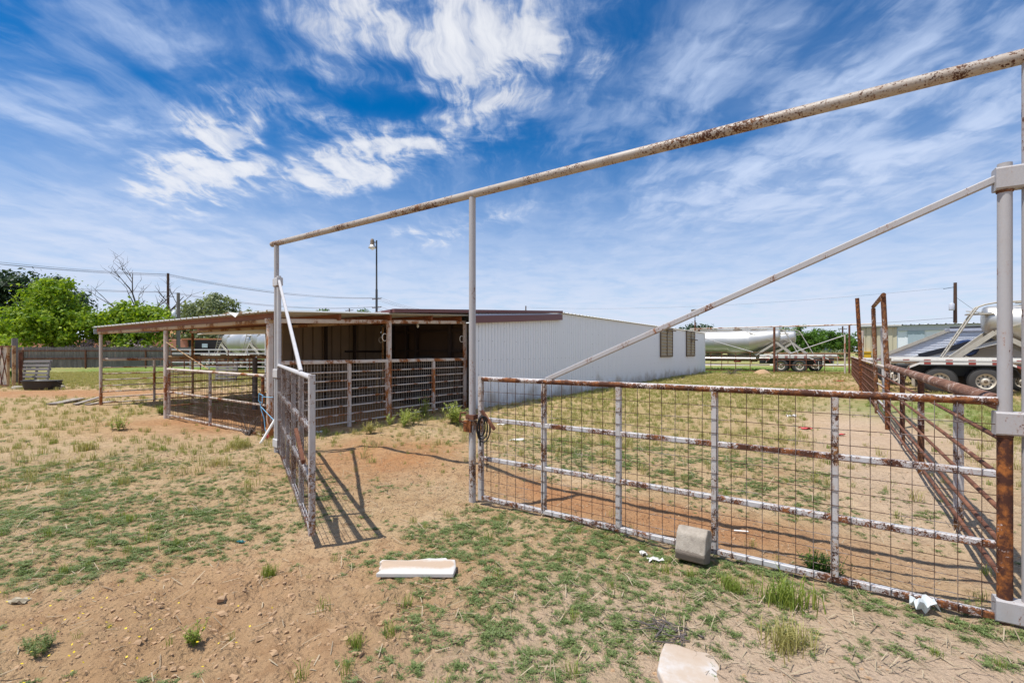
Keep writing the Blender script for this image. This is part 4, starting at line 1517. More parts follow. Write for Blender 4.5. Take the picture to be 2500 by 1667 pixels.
TG = 'tank trailers parked behind the fences'
ang_in = math.atan2(-.568, .823)        # +x (front of trailer) along -U
ang_out = math.atan2(.568, -.823)       # +x along U
t1 = tank_trailer('large dusty tank trailer seen rear end on behind the thick rusty fence rail', TG)
t2 = copy_tree(t1)
t2['label'] = 'silver tank trailer behind the far overhead pipe, its side filling the gap beside the barn'
t3 = copy_tree(t1)
t3['label'] = 'silver tank trailer half hidden behind another one beyond the far rusty gate'
t4 = copy_tree(t1)
t4['label'] = 'tank trailer seen through the shed, the one farther left with its ladder clear'
t5 = copy_tree(t1)
t5['label'] = 'tank trailer seen through the shed nearest the white sheet corner'
place(t1, (16.26, 19.37, 0), ang_in)
place(t2, (23.3, 36.15, 0), ang_out)
place(t3, (25.6, 37.9, 0), ang_out)
place(t4, (-30.6, 48.5, 0), ang_in)
place(t5, (-25.4, 44.3, 0), ang_in)
# pale swoosh on the near far-trailer's flank
b = MB()
for pts in ([(9.9, .2), (9.5, .05), (9.05, .16), (9.3, .26)], [(9.6, .06), (9.15, -.12), (8.95, -.05), (9.2, .12)]):
    b.prism([Vector((x, .985 - .03 * abs(z), 2.45 + z)) for x, z in pts], (0, .012, 0))
em = b.build('emblem', M['emblem'])
em.parent = t2

# silver hopper trailer and belt conveyor parked beyond the first trailer
t = thing('hopper_trailer', 'low silver ribbed hopper trailer with sloping end behind the dusty tank trailer', 'trailer', (0, 0, 0))
body = MB()
side = [(0, 1.35), (2.3, 2.50), (7.5, 2.50), (7.5, 1.35), (5.2, .9), (4.2, .9)]
body.prism([(x, -1.2, z) for x, z in side], (0, 2.4, 0))
body.build('hopper_body', M['alu_light'], t)
rb = MB()
for k in range(9):
    z = 1.45 + k * .11
    x0 = (z - 1.35) / 1.15 * 2.3 + .1
    rb.bar((x0, -1.21, z), (7.4, -1.21, z), .03, .04, Z)
rb.build('side_ribs', M['bldg_white'], t)
MB().bar((-.15, -1.26, 1.33), (2.35, -1.26, 2.56), .10, .14).build('end_rail', M['alu_strut'], t)
MB().bar((2.2, -1.25, 2.56), (7.6, -1.25, 2.56), .12, .12, Z).build('top_rail', M['lavender'], t)
MB().bar((-.8, -1.22, 1.22), (7.5, -1.22, 1.22), .1, .16, Z).build('side_rail', M['white_paint'], t)
MB().bar((-.8, -1.285, 1.22), (3.5, -1.285, 1.22), .012, .035, Z).build('reflective_tape', M['tape'], t)
MB().tube([(2.4, -1.0, 2.66), (4.5, -1.0, 2.70)], .05, 8).build('tarp_roll', M['black'], t)
for x in (.4, 1.65):
    for sd in (-1, 1):
        wheel(t, (x, sd * 1.0, .5), .5, .3, sd)
for sd in (-1, 1):
    MB().bar((6.6, sd * .8, 0), (6.6, sd * .8, 1.2), .12, .12, V).build('landing_leg', M['alu_strut'], t)
place(t, (18.3, 23.3, 0), ang_in)

t = thing('belt_conveyor', 'inclined white framed belt conveyor with black belt behind the dusty tank trailer', 'conveyor', (0, 0, 0))
for sd in (-1, 1):
    MB().bar((-.8, sd * .5, 1.15), (4.2, sd * .5, 2.75), .08, .24).build('frame_rail', M['white_paint'], t)
MB().bar((-.7, 0, 1.3), (4.2, 0, 2.88), .9, .05).build('belt', M['belt'], t)
MB().bar((-.5, -.56, 1.40), (4.2, -.56, 2.93), .06, .20).build('belt_skirt', M['belt'], t)
MB().lathe([(.30, -.5), (.36, -.42), (.36, .42), (.30, .5), (.001, .5)], (1.1, .0, 1.75), 'y', 20).build('motor_tank', M['navy'], t)
for sd in (-1, 1):
    wheel(t, (2.6, sd * .85, .4), .4, .24, sd)
    MB().bar((2.6, sd * .55, .4), (4.2, sd * .5, 2.15), .08, .1).build('leg', M['alu_strut'], t)
    MB().bar((2.6, sd * .55, .4), (1.0, sd * .5, 1.38), .08, .1).build('leg', M['alu_strut'], t)
MB().tube([(2.6, -.85, .4), (2.6, .85, .4)], .06, 8).build('axle', M['black'], t)
MB().bar((-.6, 0, .0), (-.6, 0, .95), .12, .12, V).build('jack', M['alu_strut'], t)
place(t, (18.7, 20.9, 0), ang_in)

# ------------------------------------------------------------------ small things lying about
# concrete block leaning on the closed gate
c = GP(1688, 1376)
blk = MB()
prof = [(-.10, .0), (.08, .0), (.115, .05), (.115, .20), (.07, .265), (-.05, .265), (-.10, .22)]
ux = Vector((.818, -.575, 0))
uy = Vector((-.42, -.60, 0)).normalized()
rot = Matrix.Rotation(R(-18), 3, ux)
pts = [rot @ (uy * y_ + Z * z_) * .92 for y_, z_ in prof]
blk.prism([c + p - ux * .10 + Z * .012 for p in pts], ux * .215)
ob = blk.build('concrete_block', M['block'])
md = ob.modifiers.new('edge', 'BEVEL')
md.width, md.segments = .010, 3
tag(ob, 'stubby grey concrete block leaning on the bottom rail of the closed gate', 'block')

# broken white board
c = GP(1020, 1409)
b = MB()
top = [(-.27, -.10), (.265, -.105), (.272, .0), (.255, .085), (.20, .09), (.185, .118), (.11, .105), (.06, .112), (0, .09), (-.09, .075), (-.2, .078), (-.275, .085), (-.285, .045), (-.262, .03), (-.272, -.02), (-.25, -.04)]
b.prism([c + Vector((x, y * .95, .012 + .018 * (y > 0))) for x, y in top], (0, 0, .030))
tn = NT('broken_board')
tcv = tn.n('ShaderNodeTexCoord').outputs['Object']
spn = tn.n('ShaderNodeSeparateXYZ')
tn.link(tcv, spn.inputs[0])
nz = tn.noise(tcv, 9., 6, .7)
band = tn.math('SUBTRACT', 1., tn.math('MULTIPLY', tn.math('ABSOLUTE', tn.math('ADD', spn.outputs[1], -.012)), 15.))
band = tn.math('MULTIPLY', tn.math('MULTIPLY_ADD', band, .9, .25), tn.step(tn.math('SUBTRACT', .29, tn.math('ABSOLUTE', spn.outputs[0])), 0., .06))
msk = tn.step(tn.math('ADD', band, tn.math('MULTIPLY_ADD', nz, .9, -.5)), .12, .75)
tn.bump(nz, .3, .004)
bm_ = tn.done(tn.mix(tn.math('MULTIPLY', msk, .85), (.55, .52, .485), (.40, .28, .185)), .9)
ob = b.build('broken_board', bm_)
md = ob.modifiers.new('edge', 'BEVEL')
md.width, md.segments = .006, 2
tag(ob, 'broken white board with a dusty brown middle lying on the soil', 'board')

# white slab at the lower edge
b = MB()
a0 = G(1622, 1590, .0)
ex, ey = Vector((.98, -.13, 0)), Vector((-.13, -.98, 0))
pts = [(0, 0), (.06, -.012), (.15, .008), (.22, -.004), (.27, .03), (.28, .2), (.26, .42), (-.05, .42), (-.075, .22), (-.04, .1)]
b.prism([a0 + ex * x + ey * y + Z * (-.005 - .17 * max(0., x)) for x, y in pts], (0, 0, .058))
tn = NT('dusty_slab')
tcv = tn.n('ShaderNodeTexCoord').outputs['Object']
nz = tn.noise(tcv, 3.2, 7, .65)
vo = tn.n('ShaderNodeTexVoronoi', feature='DISTANCE_TO_EDGE')
vo.inputs['Scale'].default_value = 15.
tn.link(tcv, vo.inputs['Vector'])
crack = tn.math('MULTIPLY', tn.math('LESS_THAN', vo.outputs['Distance'], .02), tn.step(nz, .56, .60))
colr = tn.ramp(nz, [(.36, (.52, .485, .455)), (.47, (.46, .375, .30)), (.72, (.41, .295, .205))])
tn.bump(nz, .4, .008)
ob = b.build('stone_slab', tn.done(tn.mix(crack, colr, (.12, .08, .06)), .95))
md = ob.modifiers.new('edge', 'BEVEL')
md.width, md.segments = .012, 3
tag(ob, 'thick white slab dusted with sand, cut off by the lower edge', 'slab')

# white pvc pipe with loop of blue rope at the shed corner
p0 = GP(636, 1088)
tag(MB().tube([p0, p0 + Vector((.18, .18, .42))], .021, 12).build('plastic_pipe', M['pvc']), 'short white plastic pipe leaning by the shed corner post', 'pipe')
cpost = S(TL) + Vector((-.02, -.08, 0))
b = MB()
rp = [cpost + Vector((-.05, -.02, .80)), cpost + Vector((-.12, -.03, .84)), cpost + Vector((-.13, -.03, .70)), cpost + Vector((-.06, -.03, .67)), cpost + Vector((-.06, -.03, .79))]
b.tube(rp, .008, 6)
b.tube([cpost + Vector((-.10, -.04, .70)), cpost + Vector((-.07, -.05, .55)), cpost + Vector((-.02, -.05, .40)), cpost + Vector((.0, -.05, .2)), cpost + Vector((.05, -.06, .06)), cpost + Vector((.02, -.05, .02))], .007, 6)
b.tube([cpost + Vector((-.06, -.03, .78)), cpost + Vector((.25, -.25, .79))], .006, 6)
b.tube([cpost + Vector((-.07, -.05, .60)), cpost + Vector((.28, -.30, .40))], .006, 6)
rope = b.build('rope', M['rope_blue'])
tag(rope, 'pale blue rope looped round the shed corner post', 'rope')
b = MB()
for k in range(3):
    b.tube([cpost + Vector((.0 + .03 * k, -.07, .07)), cpost + Vector((.06, -.08 - .02 * k, .10)), cpost + Vector((.07 - .03 * k, -.07, .03))], .014, 6)
b.build('red_tie', M['rag_red'], rope)


def scrap(name, mat, px, py, w, h, label, cat='litter', seed=0, lift=.03, group='litter strewn over the yard'):
    """crumpled sheet: a small jittered grid with thickness"""
    rg = np.random.default_rng(seed + 100)
    p = GP(px, py)
    n = 6
    hs = rg.random((n, n)) * lift + .004
    xs = np.linspace(-w / 2, w / 2, n)
    ys = np.linspace(-h / 2, h / 2, n)
    vs, fs = [], []
    for i in range(n):
        for j in range(n):
            cut = .75 + .4 * rg.random()
            vs.append(p + Vector((xs[i] * cut, ys[j] * cut, hs[i, j])))
    m = len(vs)
    vs += [v - Z * .003 for v in vs]
    for i in range(n - 1):
        for j in range(n - 1):
            q = (i * n + j, (i + 1) * n + j, (i + 1) * n + j + 1, i * n + j + 1)
            fs += [q, tuple(m + k for k in q[::-1])]
    b = MB()
    b.add(vs, fs)
    return tag(b.build(name, M[mat]), label, cat, group)


scrap('plastic_bag', 'plastic', 2254, 1498, .13, .10, 'clear crumpled plastic bag by the foot of the hinge post', 'bag', 1, .09)
scrap('paper_scrap', 'paper', 1600, 1366, .12, .07, 'torn white paper on the weeds left of the concrete block', 'litter', 2)
scrap('paper_scrap', 'paper', 1572, 1352, .05, .06, 'smaller torn white paper strip beside the larger paper', 'litter', 12)
scrap('rag', 'rag_red', 1968, 1045, .22, .16, 'larger red rag lying in the dry grass inside the gate', 'rag', 3, .06)
scrap('rag', 'rag_red', 2052, 1066, .14, .10, 'smaller red rag nearer the right hand fence', 'rag', 4, .04)
scrap('rag', 'rag_red', 2047, 931, .5, .4, 'faded red rag far along the sandy path', 'rag', 5, .06)
scrap('plastic_bag', 'paper', 1932, 1015, .22, .12, 'white bag in the dry grass beyond the gate', 'bag', 6, .06)
scrap('plastic_bag', 'plastic', 1497, 1297, .11, .06, 'pale bluish plastic caught under the closed gate bottom rail', 'bag', 7, .05)
scrap('wrapper', 'teal', 588, 1317, .06, .03, 'teal crushed wrapper on the weedy ground left of the open gate', 'wrapper', 8, .03)
scrap('tin_scrap', 'vent', 45, 1473, .11, .05, 'grey metal scrap at the left edge of the yard', 'scrap', 9, .03)
scrap('paper_scrap', 'paper', 780, 1056, .12, .07, 'white paper on the red soil by the open gate', 'litter', 10, .05)
scrap('paper_scrap', 'paper', 1230, 1035, .3, .1, 'pale paper in the weeds behind the hanging cord', 'litter', 11, .03)
scrap('paper_scrap', 'paper', 1262, 1070, .26, .10, 'pale sandy paper sheet on the soil behind the closed gate', 'litter', 13, .03)
p = GP(1806, 1272)
tag(MB().tube([p + Vector((-.05, .01, .02)), p + Vector((.07, -.02, .02))], .008, 8).build('plastic_tube', M['pvc']), 'short thin white plastic tube on the soil inside the closed gate', 'tube')

# grey root wood at the lower right
b = MB()
p = GP(1640, 1560)
for k in range(26):
    a = _wr.uniform(1.7, 3.6) if k < 18 else _wr.uniform(0, 6.28)
    q = p + Vector((_wr.normal(.02, .06), _wr.normal(.03, .05), .012))
    pts = [q]
    for i in range(5):
        a += _wr.normal(0, .35)
        q = q + Vector((math.cos(a) * .035, math.sin(a) * .035, _wr.normal(0, .007)))
        q.z = max(q.z, p.z + .006)
        pts.append(q)
    r0 = _wr.uniform(.002, .007)
    b.tube(pts, [r0 * (1 - i * .14) for i in range(6)], 5)
tag(b.build('root_wood', M['dead']), 'tangle of dry grey root wood beside the white slab', 'driftwood')

# planks beside the shed's far left post
def plank(px0, py0, px1, py1, w, label, tilt=0.):
    a, c = GP(px0, py0), GP(px1, py1)
    b = MB().bar(a + Z * .03, c + Z * (.03 + tilt), w, .035, Z)
    o = b.build('plank', M['plank'])
    return tag(o, label, 'plank', 'planks on the soil by the shed')


plank(128, 990, 195, 977, .30, 'wide pale plank on the soil left of the shed', .05)
plank(184, 990, 243, 975, .12, 'narrow pale plank next to the wide one', .05)
plank(215, 990, 276, 980, .18, 'dark plank end at the foot of the far left shed post')

# pallet, tub
def pallet(label, loc, rz, lean, w=1.15, h=1.2):
    t = thing('wooden_pallet', label, 'pallet', (0, 0, 0), 'weathered wooden pallets')
    ca, sa = math.cos(lean), math.sin(lean)
    up = Vector((0, sa, ca))
    nr = Vector((0, -ca, sa))
    for x in (-w / 2 + .05, 0, w / 2 - .05):
        MB().bar(Vector((x, 0, 0)), Vector((x, 0, 0)) + up * h, .045, .09, nr).build('bearer', M['pallet'], t)
    for k in range(7):
        s = .05 + k * (h - .1) / 6
        for sd in ((-1, 1) if k % 2 == 0 else (-1,)):
            c = up * s - nr * (.058 * sd)
            MB().bar(c + Vector((-w / 2, 0, 0)) + up * _wr.normal(0, .01), c + Vector((w / 2, 0, 0)) + up * _wr.normal(0, .012), .018, .105, up).build('slat', M['pallet'], t)
    place(t, loc, rz)
    return t


p = G(84, 942)
pallet('grey weathered pallet leaning on the rusty post behind the black tub', (p.x, p.y, 0), R(4), .16)
p = G(552, 932)
pallet('grey weathered pallet standing in the grass beyond the inner shed fence', (p.x, p.y, 0), R(-6), .1, 1.2, .98)
p = G(103, 951)
t = thing('stock_tub', 'long black rubber stock tub with loop handle before the grey pallet', 'tub', (0, 0, 0))
rr = []
for s, z, in ((.80, .0), (.86, .02), (.93, .2), (1., .36), (1.03, .37), (1.03, .39), (.98, .39), (.93, .25), (.84, .06), (.02, .06)):
    rr.append([Vector((math.copysign(abs(math.cos(a)) ** .6, math.cos(a)) * .68 * s, math.copysign(abs(math.sin(a)) ** .6, math.sin(a)) * .38 * s, z)) for a in np.linspace(0, 2 * math.pi, 41)[:-1]])
MB().loft(rr).build('tub_body', M['black'], t)
MB().tube([Vector((.68, -.1, .36)), Vector((.78, -.1, .34)), Vector((.80, 0, .24)), Vector((.78, .1, .22)), Vector((.64, .1, .22))], .016, 7).build('handle', M['black'], t)
place(t, (p.x, p.y, .0), R(2))
for px, py, l, lab in ((43, 949, .55, 'flat grey stone left of the black tub'), (147, 947, .3, 'pale grey stone right of the black tub')):
    p = G(px, py)
    b = MB()
    b.loft([[Vector((p.x + math.cos(a) * l * .5 * s * (1 + .12 * math.sin(3 * a)), p.y + math.sin(a) * .16 * s, z)) for a in np.linspace(0, 6.283, 13)[:-1]] for s, z in ((1., -.03), (1.02, .05), (.8, .11), (.3, .13))])
    tag(b.build('stone', M['stone']), lab, 'stone', 'stones by the black tub')

# left edge gate and rusty post
t = thing('lattice_gate', 'tall rusty framed gate with pale sheet and crossed rods at the left edge', 'gate', W(0, 945, 21))
gx = lambda px, z: Vector(((px - CX) / F * 21., 21., z))
MB().bar(gx(-60, .08), gx(33, .08), .06, .06, Z).build('bottom_rail', M['pipe'], t)
MB().bar(gx(-60, 1.83), gx(36, 1.83), .06, .06, Z).build('top_rail', M['pipe'], t)
MB().bar(gx(34, 0), gx(34, 1.86), .14, .10, V).build('post', M['tan_pipe'], t)
MB().bar(gx(20, .1), gx(20, 1.8), .12, .08, V).build('post', M['tan_pipe'], t)
MB().bar(gx(-60, .95) + Vector((0, .06, 0)), gx(16, .95) + Vector((0, .06, 0)), .03, 1.7, Z).build('pale_sheet', M['roof_pale'], t)
b = MB()
for k in range(-3, 4):
    x = -40 + k * 14
    b.bar(gx(x, .1), gx(x + 18, 1.8), .025, .025).bar(gx(x + 18, .1), gx(x, 1.8), .025, .025)
b.build('lattice', M['pipe'], t)
p = W(50, 943, 21.6)
tag(MB().tube([Vector((p.x, p.y, -.1)), Vector((p.x, p.y, 1.58))], .07, 10).build('pipe_post', M['pipe']), 'short rusty post standing left of the leaning pallet', 'post')
p = W(36, 945, 23.)
tag(MB().bar(Vector((p.x, p.y, -.1)), Vector((p.x, p.y, 2.25)), .2, .2, V).build('timber_post', M['pole_grey']), 'grey squared timber post at the end of the wooden fence', 'post')
# ------------------------------------------------------------------ left background
# plank fence
t = thing('plank_fence', 'long weathered grey plank fence with two rusty rails', 'fence', (-44.5, 42, 0))
fa, fb = Vector((-62, 40., 0)), Vector((-44.8, 43., 0))
fc = Vector((-31.5, 46., 0))
b = MB()
for a, c in ((fa, fb), (fb, fc)):
    L = (c - a).length
    d = (c - a).normalized()
    n = int(L / .145)
    for k in range(n):
        h = 2.02 + _wr.normal(0, .025)
        p = a + d * (k + .5) * .145
        b.bar(p + Z * (.08 + abs(_wr.normal(0, .03))), p + Z * h + d * _wr.normal(0, .01), .02, .136, d)
b.build('boards', M['fence_wood'], t)
sn = Vector((.25, -1, 0)).normalized() * .06
for a, c in ((fb, fc), (fa, fb)):
    nn = sn
    for z in (.95, 1.68):
        MB().bar(a + nn + Z * z, c + nn + Z * z, .05, .10, Z).build('rail', M['pipe'], t)
for f_ in (.0, .36, .72, .99):
    p = fb.lerp(fc, f_) + sn * 1.6
    MB().tube([p - Z * .1, p + Z * 1.75], .07, 8).build('post', M['pipe'], t)
MB().bar(fb.lerp(fc, .86) + sn + Z * .3, fc + sn + Z * 1.65, .05, .08).build('diagonal_brace', M['pipe'], t)

# adobe wall and house
t = thing('adobe_wall', 'long terracotta adobe wall behind the grey plank fence', 'wall', (-50, 58, 0))
MB().bar(Vector((-78, 57, 1.5)), Vector((-40.6, 58.5, 1.5)), .5, 3.2, Z, .05).build('wall_body', M['adobe'], t)
t = thing('adobe_house', 'low adobe house with red tiled roof among the left hand trees', 'house', (-42, 66, 0))
MB().box((-42, 68, 1.7), (17, 8, 3.4)).build('wall', M['adobe'], t)
b = MB()
b.prism([(-51.5, 63, 3.3), (-32.5, 63, 3.3), (-34.5, 68, 4.6), (-49.5, 68, 4.6)], (0, 0, .12))
b.prism([(-51.5, 73, 3.3), (-49.5, 68, 4.6), (-34.5, 68, 4.6), (-32.5, 73, 3.3)], (0, 0, .12))
b.build('roof', M['tile'], t)
t = thing('carport', 'dark shaded carport with tiled edge at the end of the adobe wall', 'carport', (-38, 59, 0))
MB().box((-37.6, 60.2, 1.65), (6.0, .3, 3.2)).build('back_panel', M['dark_gate'], t)
MB().bar((-41, 58.6, 3.15), (-34.2, 58.6, 3.15), .9, .16, Z).build('roof_edge', M['tile'], t)
for x in (-40.4, -34.6):
    MB().bar((x, 58.8, 0), (x, 58.8, 3.1), .2, .2, V).build('post', M['dark_gate'], t)
MB().box((-39.3, 60.0, 2.35), (.7, .04, .5)).build('sign', M['sign'], t)
t = thing('adobe_wall', 'short piece of adobe wall right of the dark carport', 'wall', (-29, 61, 0))
MB().bar(Vector((-34, 61, 1.5)), Vector((-24, 61.5, 1.5)), .5, 3.0, Z, .05).build('wall_body', M['adobe'], t)

# white corral and other white shed seen under the roof
t = thing('corral_fence', 'white pipe corral fence seen through the shed', 'fence', (-26, 38, 0))
for z in (1.74, 1.42, 1.05, .7, .35):
    MB().tube([(-28.3, 39, z), (-13, 37, z)], .04, 7).build('rail', M['white'], t)
for k in range(10):
    p = Vector((-28.3, 39, 0)).lerp(Vector((-13, 37, 0)), k / 9)
    MB().tube([p, p + Z * 1.75], .05, 8).build('post', M['white'] if k % 3 else M['pipe'], t)
t = thing('corral_fence', 'thin dark corral panels on the green beyond the shed', 'fence', (-26, 34, 0))
for z in (1.25, .95, .6, .3):
    MB().tube([(-24.2, 33, z), (-11, 32, z)], .028, 6).build('rail', M['pipe'], t)
for k in range(12):
    p = Vector((-24.2, 33, 0)).lerp(Vector((-11, 32, 0)), k / 11)
    MB().tube([p, p + Z * 1.27], .035, 7).build('post', M['pipe'], t)
t = thing('white_shed', 'white sheet shed with brown corner trim seen through the open shed', 'shed', (-17.1, 33, 0))
wa = Vector((-17.05, 33., 0))
sheet_wall(wa, Vector((.823, -.568, 0)), 5., lambda s: 3.3, rib=.30, depth=.03, out=Vector((-.568, -.823, 0))).build('front_wall', M['barn'], t)
sheet_wall(wa, Vector((.568, .823, 0)), 6., lambda s: 3.3, rib=.30, depth=.03, out=Vector((-.823, .568, 0))).build('side_wall', M['barn'], t)
MB().bar(wa - Z * .05, wa + Z * 3.3, .34, .2, V).build('corner_trim', M['brown'], t)
MB().prism([wa + Z * 3.3 + Vector((-.2, -.1, 0)), wa + Vector((4.2, -3.0, 3.3)), wa + Vector((7.6, 2.0, 3.4)), wa + Vector((3.3, 5.0, 3.4))], (0, 0, .05)).build('roof', M['shed_roof'], t)


# ------------------------------------------------------------------ trees
_tr = np.random.default_rng(21)


def crown_quads(blobs, n, leaf, rng, clump=.9, flat=.0):
    """leaf quads in clumps spread through a set of ellipsoids ((c), (r))"""
    out = []
    vol = np.array([r[0] * r[1] * r[2] for _, r in blobs]) ** .75
    vol /= vol.sum()
    nc = max(12, n // 42)
    which = rng.choice(len(blobs), nc, p=vol)
    for w in which:
        c, r = blobs[w]
        d = rng.normal(0, 1, 3)
        d /= np.linalg.norm(d)
        rad = rng.uniform(.55, 1.06) if rng.random() < .8 else rng.uniform(.15, .6)
        cc = np.array(c) + d * np.array(r) * rad
        m = int(42 * rng.uniform(.6, 1.4))
        s = clump * rng.uniform(.5, 1.15)
        p = cc + rng.normal(0, 1, (m, 3)) * np.array([s, s, s * .6]) * .5
        off_ = p - cc
        a = rng.normal(0, .5, (m, 3)) + off_ / (np.linalg.norm(off_, axis=1)[:, None] + 1e-6) * .9 + d * .35 + np.array([0, 0, .25])
        a /= np.linalg.norm(a, axis=1)[:, None]
        q = rng.normal(0, 1, (m, 3))
        e1 = np.cross(a, q)
        e1 /= np.linalg.norm(e1, axis=1)[:, None]
        e2 = np.cross(a, e1)
        L = (leaf * rng.uniform(.6, 1.3, m))[:, None]
        out.append(np.stack([p - e1 * L, p - e2 * L * .55, p + e1 * L, p + e2 * L * .55], 1).reshape(-1, 3))
    return np.concatenate(out)


def tree(label, base, blobs, n, leaf, mat, trunk_r=.25, cat='tree', group=None, clump=.9, name='tree', limbs=7):
    """blobs are relative to the base"""
    t = thing(name, label, cat, base, group)
    o = np_quads('crown', crown_quads(blobs, n, leaf, _tr, clump), M[mat], t)
    b = MB()
    top = max(c[2] for c, _ in blobs)
    bx = Vector(base)
    cz = min(c[2] - r[2] * .5 for c, r in blobs)
    mid = Vector((0, 0, max(.6, cz)))
    b.tube([bx - Z * .2, bx + mid * .5 + Vector((trunk_r * .3, 0, 0)), bx + mid, bx + mid + Vector((.1, 0, top * .3))], [trunk_r * 1.2, trunk_r, trunk_r * .85, trunk_r * .3], 9)
    for k in range(limbs):
        c, r = blobs[k % len(blobs)]
        e_ = bx + Vector(c) + Vector((_tr.normal(0, .5) * r[0], _tr.normal(0, .5) * r[1], _tr.normal(.1, .4) * r[2]))
        s_ = bx + mid * (.75 + .25 * _tr.random())
        m_ = s_.lerp(e_, .5) + Vector((_tr.normal(0, .2), _tr.normal(0, .2), .15 * r[2]))
        b.tube([s_, m_, e_], [trunk_r * .5, trunk_r * .3, trunk_r * .08], 6)
    b.build('trunk', M['bark'], t)
    return t


def tpx(px, d, z=0.):
    return Vector(((px - CX) / F * d, d, z))


TGp = 'trees beyond the plank fence'
D = 50.
tree('big bright green tree behind the plank fence', tpx(130, D),
     [((-.2, 0, 6.8), (2.6, 2.4, 2.2)), ((-2.6, -.5, 4.6), (2.2, 2., 1.6)), ((2.2, -.4, 4.8), (2.4, 2.2, 1.9)), ((.4, -1.2, 4.4), (2.8, 2., 2.)), ((.2, .2, 8.3), (1.5, 1.5, 1.2)), ((-3.9, -.4, 3.7), (1.4, 1.3, 1.)), ((3.9, 0, 4.3), (1.6, 1.5, 1.5)), ((-1.2, -.8, 3.3), (2., 1.6, 1.)), ((1.9, -.6, 2.8), (2., 1.6, 1.))], 13000, .20, 'leaf_bright', .28, group=TGp, clump=1.05)
D = 74.
tree('tall dark green tree behind the bright one at the left edge', tpx(20, D),
     [((0, 0, 9.5), (4.2, 4, 4.4)), ((-5, 0, 8.5), (4, 4, 5)), ((4.3, .5, 9.8), (3.2, 3, 3.8)), ((1.5, 0, 12.2), (3., 3, 2.5)), ((7.4, 0, 11.2), (2.6, 2.4, 1.9)), ((0, 0, 5), (5, 4, 3.4)), ((8.5, 0, 7.), (2.4, 2, 2.4))], 12000, .30, 'leaf_dark', .45, group=TGp, clump=1.5)
tree('second dark tree top right of the tall dark one', tpx(178, D + 4),
     [((0, 0, 10.2), (1.9, 2, 1.8)), ((-2., 0, 11.2), (1.8, 2, 1.6)), ((.8, 0, 7.), (2., 2, 2.4)), ((1.6, 0, 9.3), (1.3, 1, 1.))], 3200, .27, 'leaf_dark', .3, group=TGp, clump=1.3)
D = 52.
tree('bright green tree with a dead top behind the shed roof', tpx(335, D),
     [((0, 0, 5.2), (2.6, 2.2, 1.7)), ((-2.4, 0, 4.7), (1.8, 1.8, 1.5)), ((2.4, 0, 4.8), (2., 1.8, 1.5)), ((-1.4, -.4, 6.1), (1.4, 1.3, .9)), ((1.5, 0, 6.0), (1.2, 1.2, .9)), ((.2, -.5, 3.), (3.6, 2, 1.4)), ((-3.2, 0, 3.4), (1.6, 1.5, 1.2))], 10500, .20, 'leaf_bright', .22, group=TGp, clump=1.)
D = 64.
tree('grey green feathery tree right of the wooden power poles', tpx(520, D),
     [((0, 0, 6.9), (3., 2.6, 2.3)), ((-3., 0, 5.9), (2.4, 2.2, 2.2)), ((2.9, 0, 6.1), (2.5, 2.2, 2.2)), ((.8, 0, 8.4), (1.8, 1.6, 1.)), ((4.6, 0, 4.9), (1.6, 1.4, 1.7)), ((0, -.5, 3.4), (4.4, 2.4, 1.8)), ((-4.4, 0, 3.4), (1.5, 1.5, 1.7))], 12000, .21, 'leaf_grey', .3, group=TGp, clump=.9)
tree('small dark tree between the two bright green trees', tpx(243, 78), [((0, 0, 6.2), (2.2, 2, 2.)), ((1.2, 0, 4.), (2.4, 2, 2.))], 2600, .25, 'leaf_dark', .25, group=TGp, clump=1.)
tree('dark green tree low behind the bright dead topped one', tpx(290, 74), [((0, 0, 5.8), (2., 2, 1.8)), ((-2., 0, 4.), (2.2, 2, 2.)), ((2.2, 0, 4.), (2.2, 2, 2.))], 3000, .25, 'leaf_mid', .25, group=TGp, clump=1.)
tree('dark undergrowth tree above the carport', tpx(575, 68), [((0, 0, 3.4), (3.6, 2, 1.8)), ((-4., 0, 3.2), (2.8, 2, 1.6))], 3600, .22, 'leaf_dark', .25, group=TGp, clump=1.)
tree('dark tree filling the gap left of the adobe wall', tpx(-30, 68), [((0, 0, 4), (5, 3, 4.)), ((3., 0, 2.5), (3, 2, 2.))], 4500, .26, 'leaf_dark', .25, group=TGp, clump=1.2)
FT = 'small far treetops over the shed roof'
for px, py, d, w, lab in ((712, 757, 95, 1.7, 'far round treetop just right of the tall frame post'), (785, 751, 105, 1.8, 'far pointed treetop between two round ones over the roof'), (888, 752, 112, 1.7, 'far treetop left of the yard lamp pole')):
    zt = EYE + (HY - py) / F * d
    tree(lab, tpx(px, d), [((0, 0, zt - 1.5), (w, w, 1.5)), ((-w * .6, 0, zt - 2.4), (w, w, 1.4)), ((w * .7, 0, zt - 2.5), (w, w, 1.4)), ((0, 0, zt - 4.5), (w * 1.6, w, 2.))], 1700, .24, 'leaf_mid', .25, group=FT, clump=.9)
RT = 'trees beyond the far trailers'
D = 85.
tree('round green tree right behind the far tank trailers', tpx(1945, D), [((0, 0, 4.2), (3.8, 3, 2.3)), ((-2.4, 0, 3.2), (2.6, 2, 2.)), ((2.8, 0, 3.), (2.8, 2, 2.)), ((.4, -.4, 1.9), (4, 2, 1.3))], 5000, .26, 'leaf_mid', .3, group=RT, clump=1.1)
tree('wide green tree above the blue gabled house', tpx(2008, D + 6), [((0, 0, 4.2), (3.2, 2.4, 1.8)), ((-2.8, 0, 3.4), (2.4, 2, 1.7)), ((2.8, 0, 3.4), (2.4, 2, 1.7))], 4000, .26, 'leaf_mid', .3, group=RT, clump=1.1)
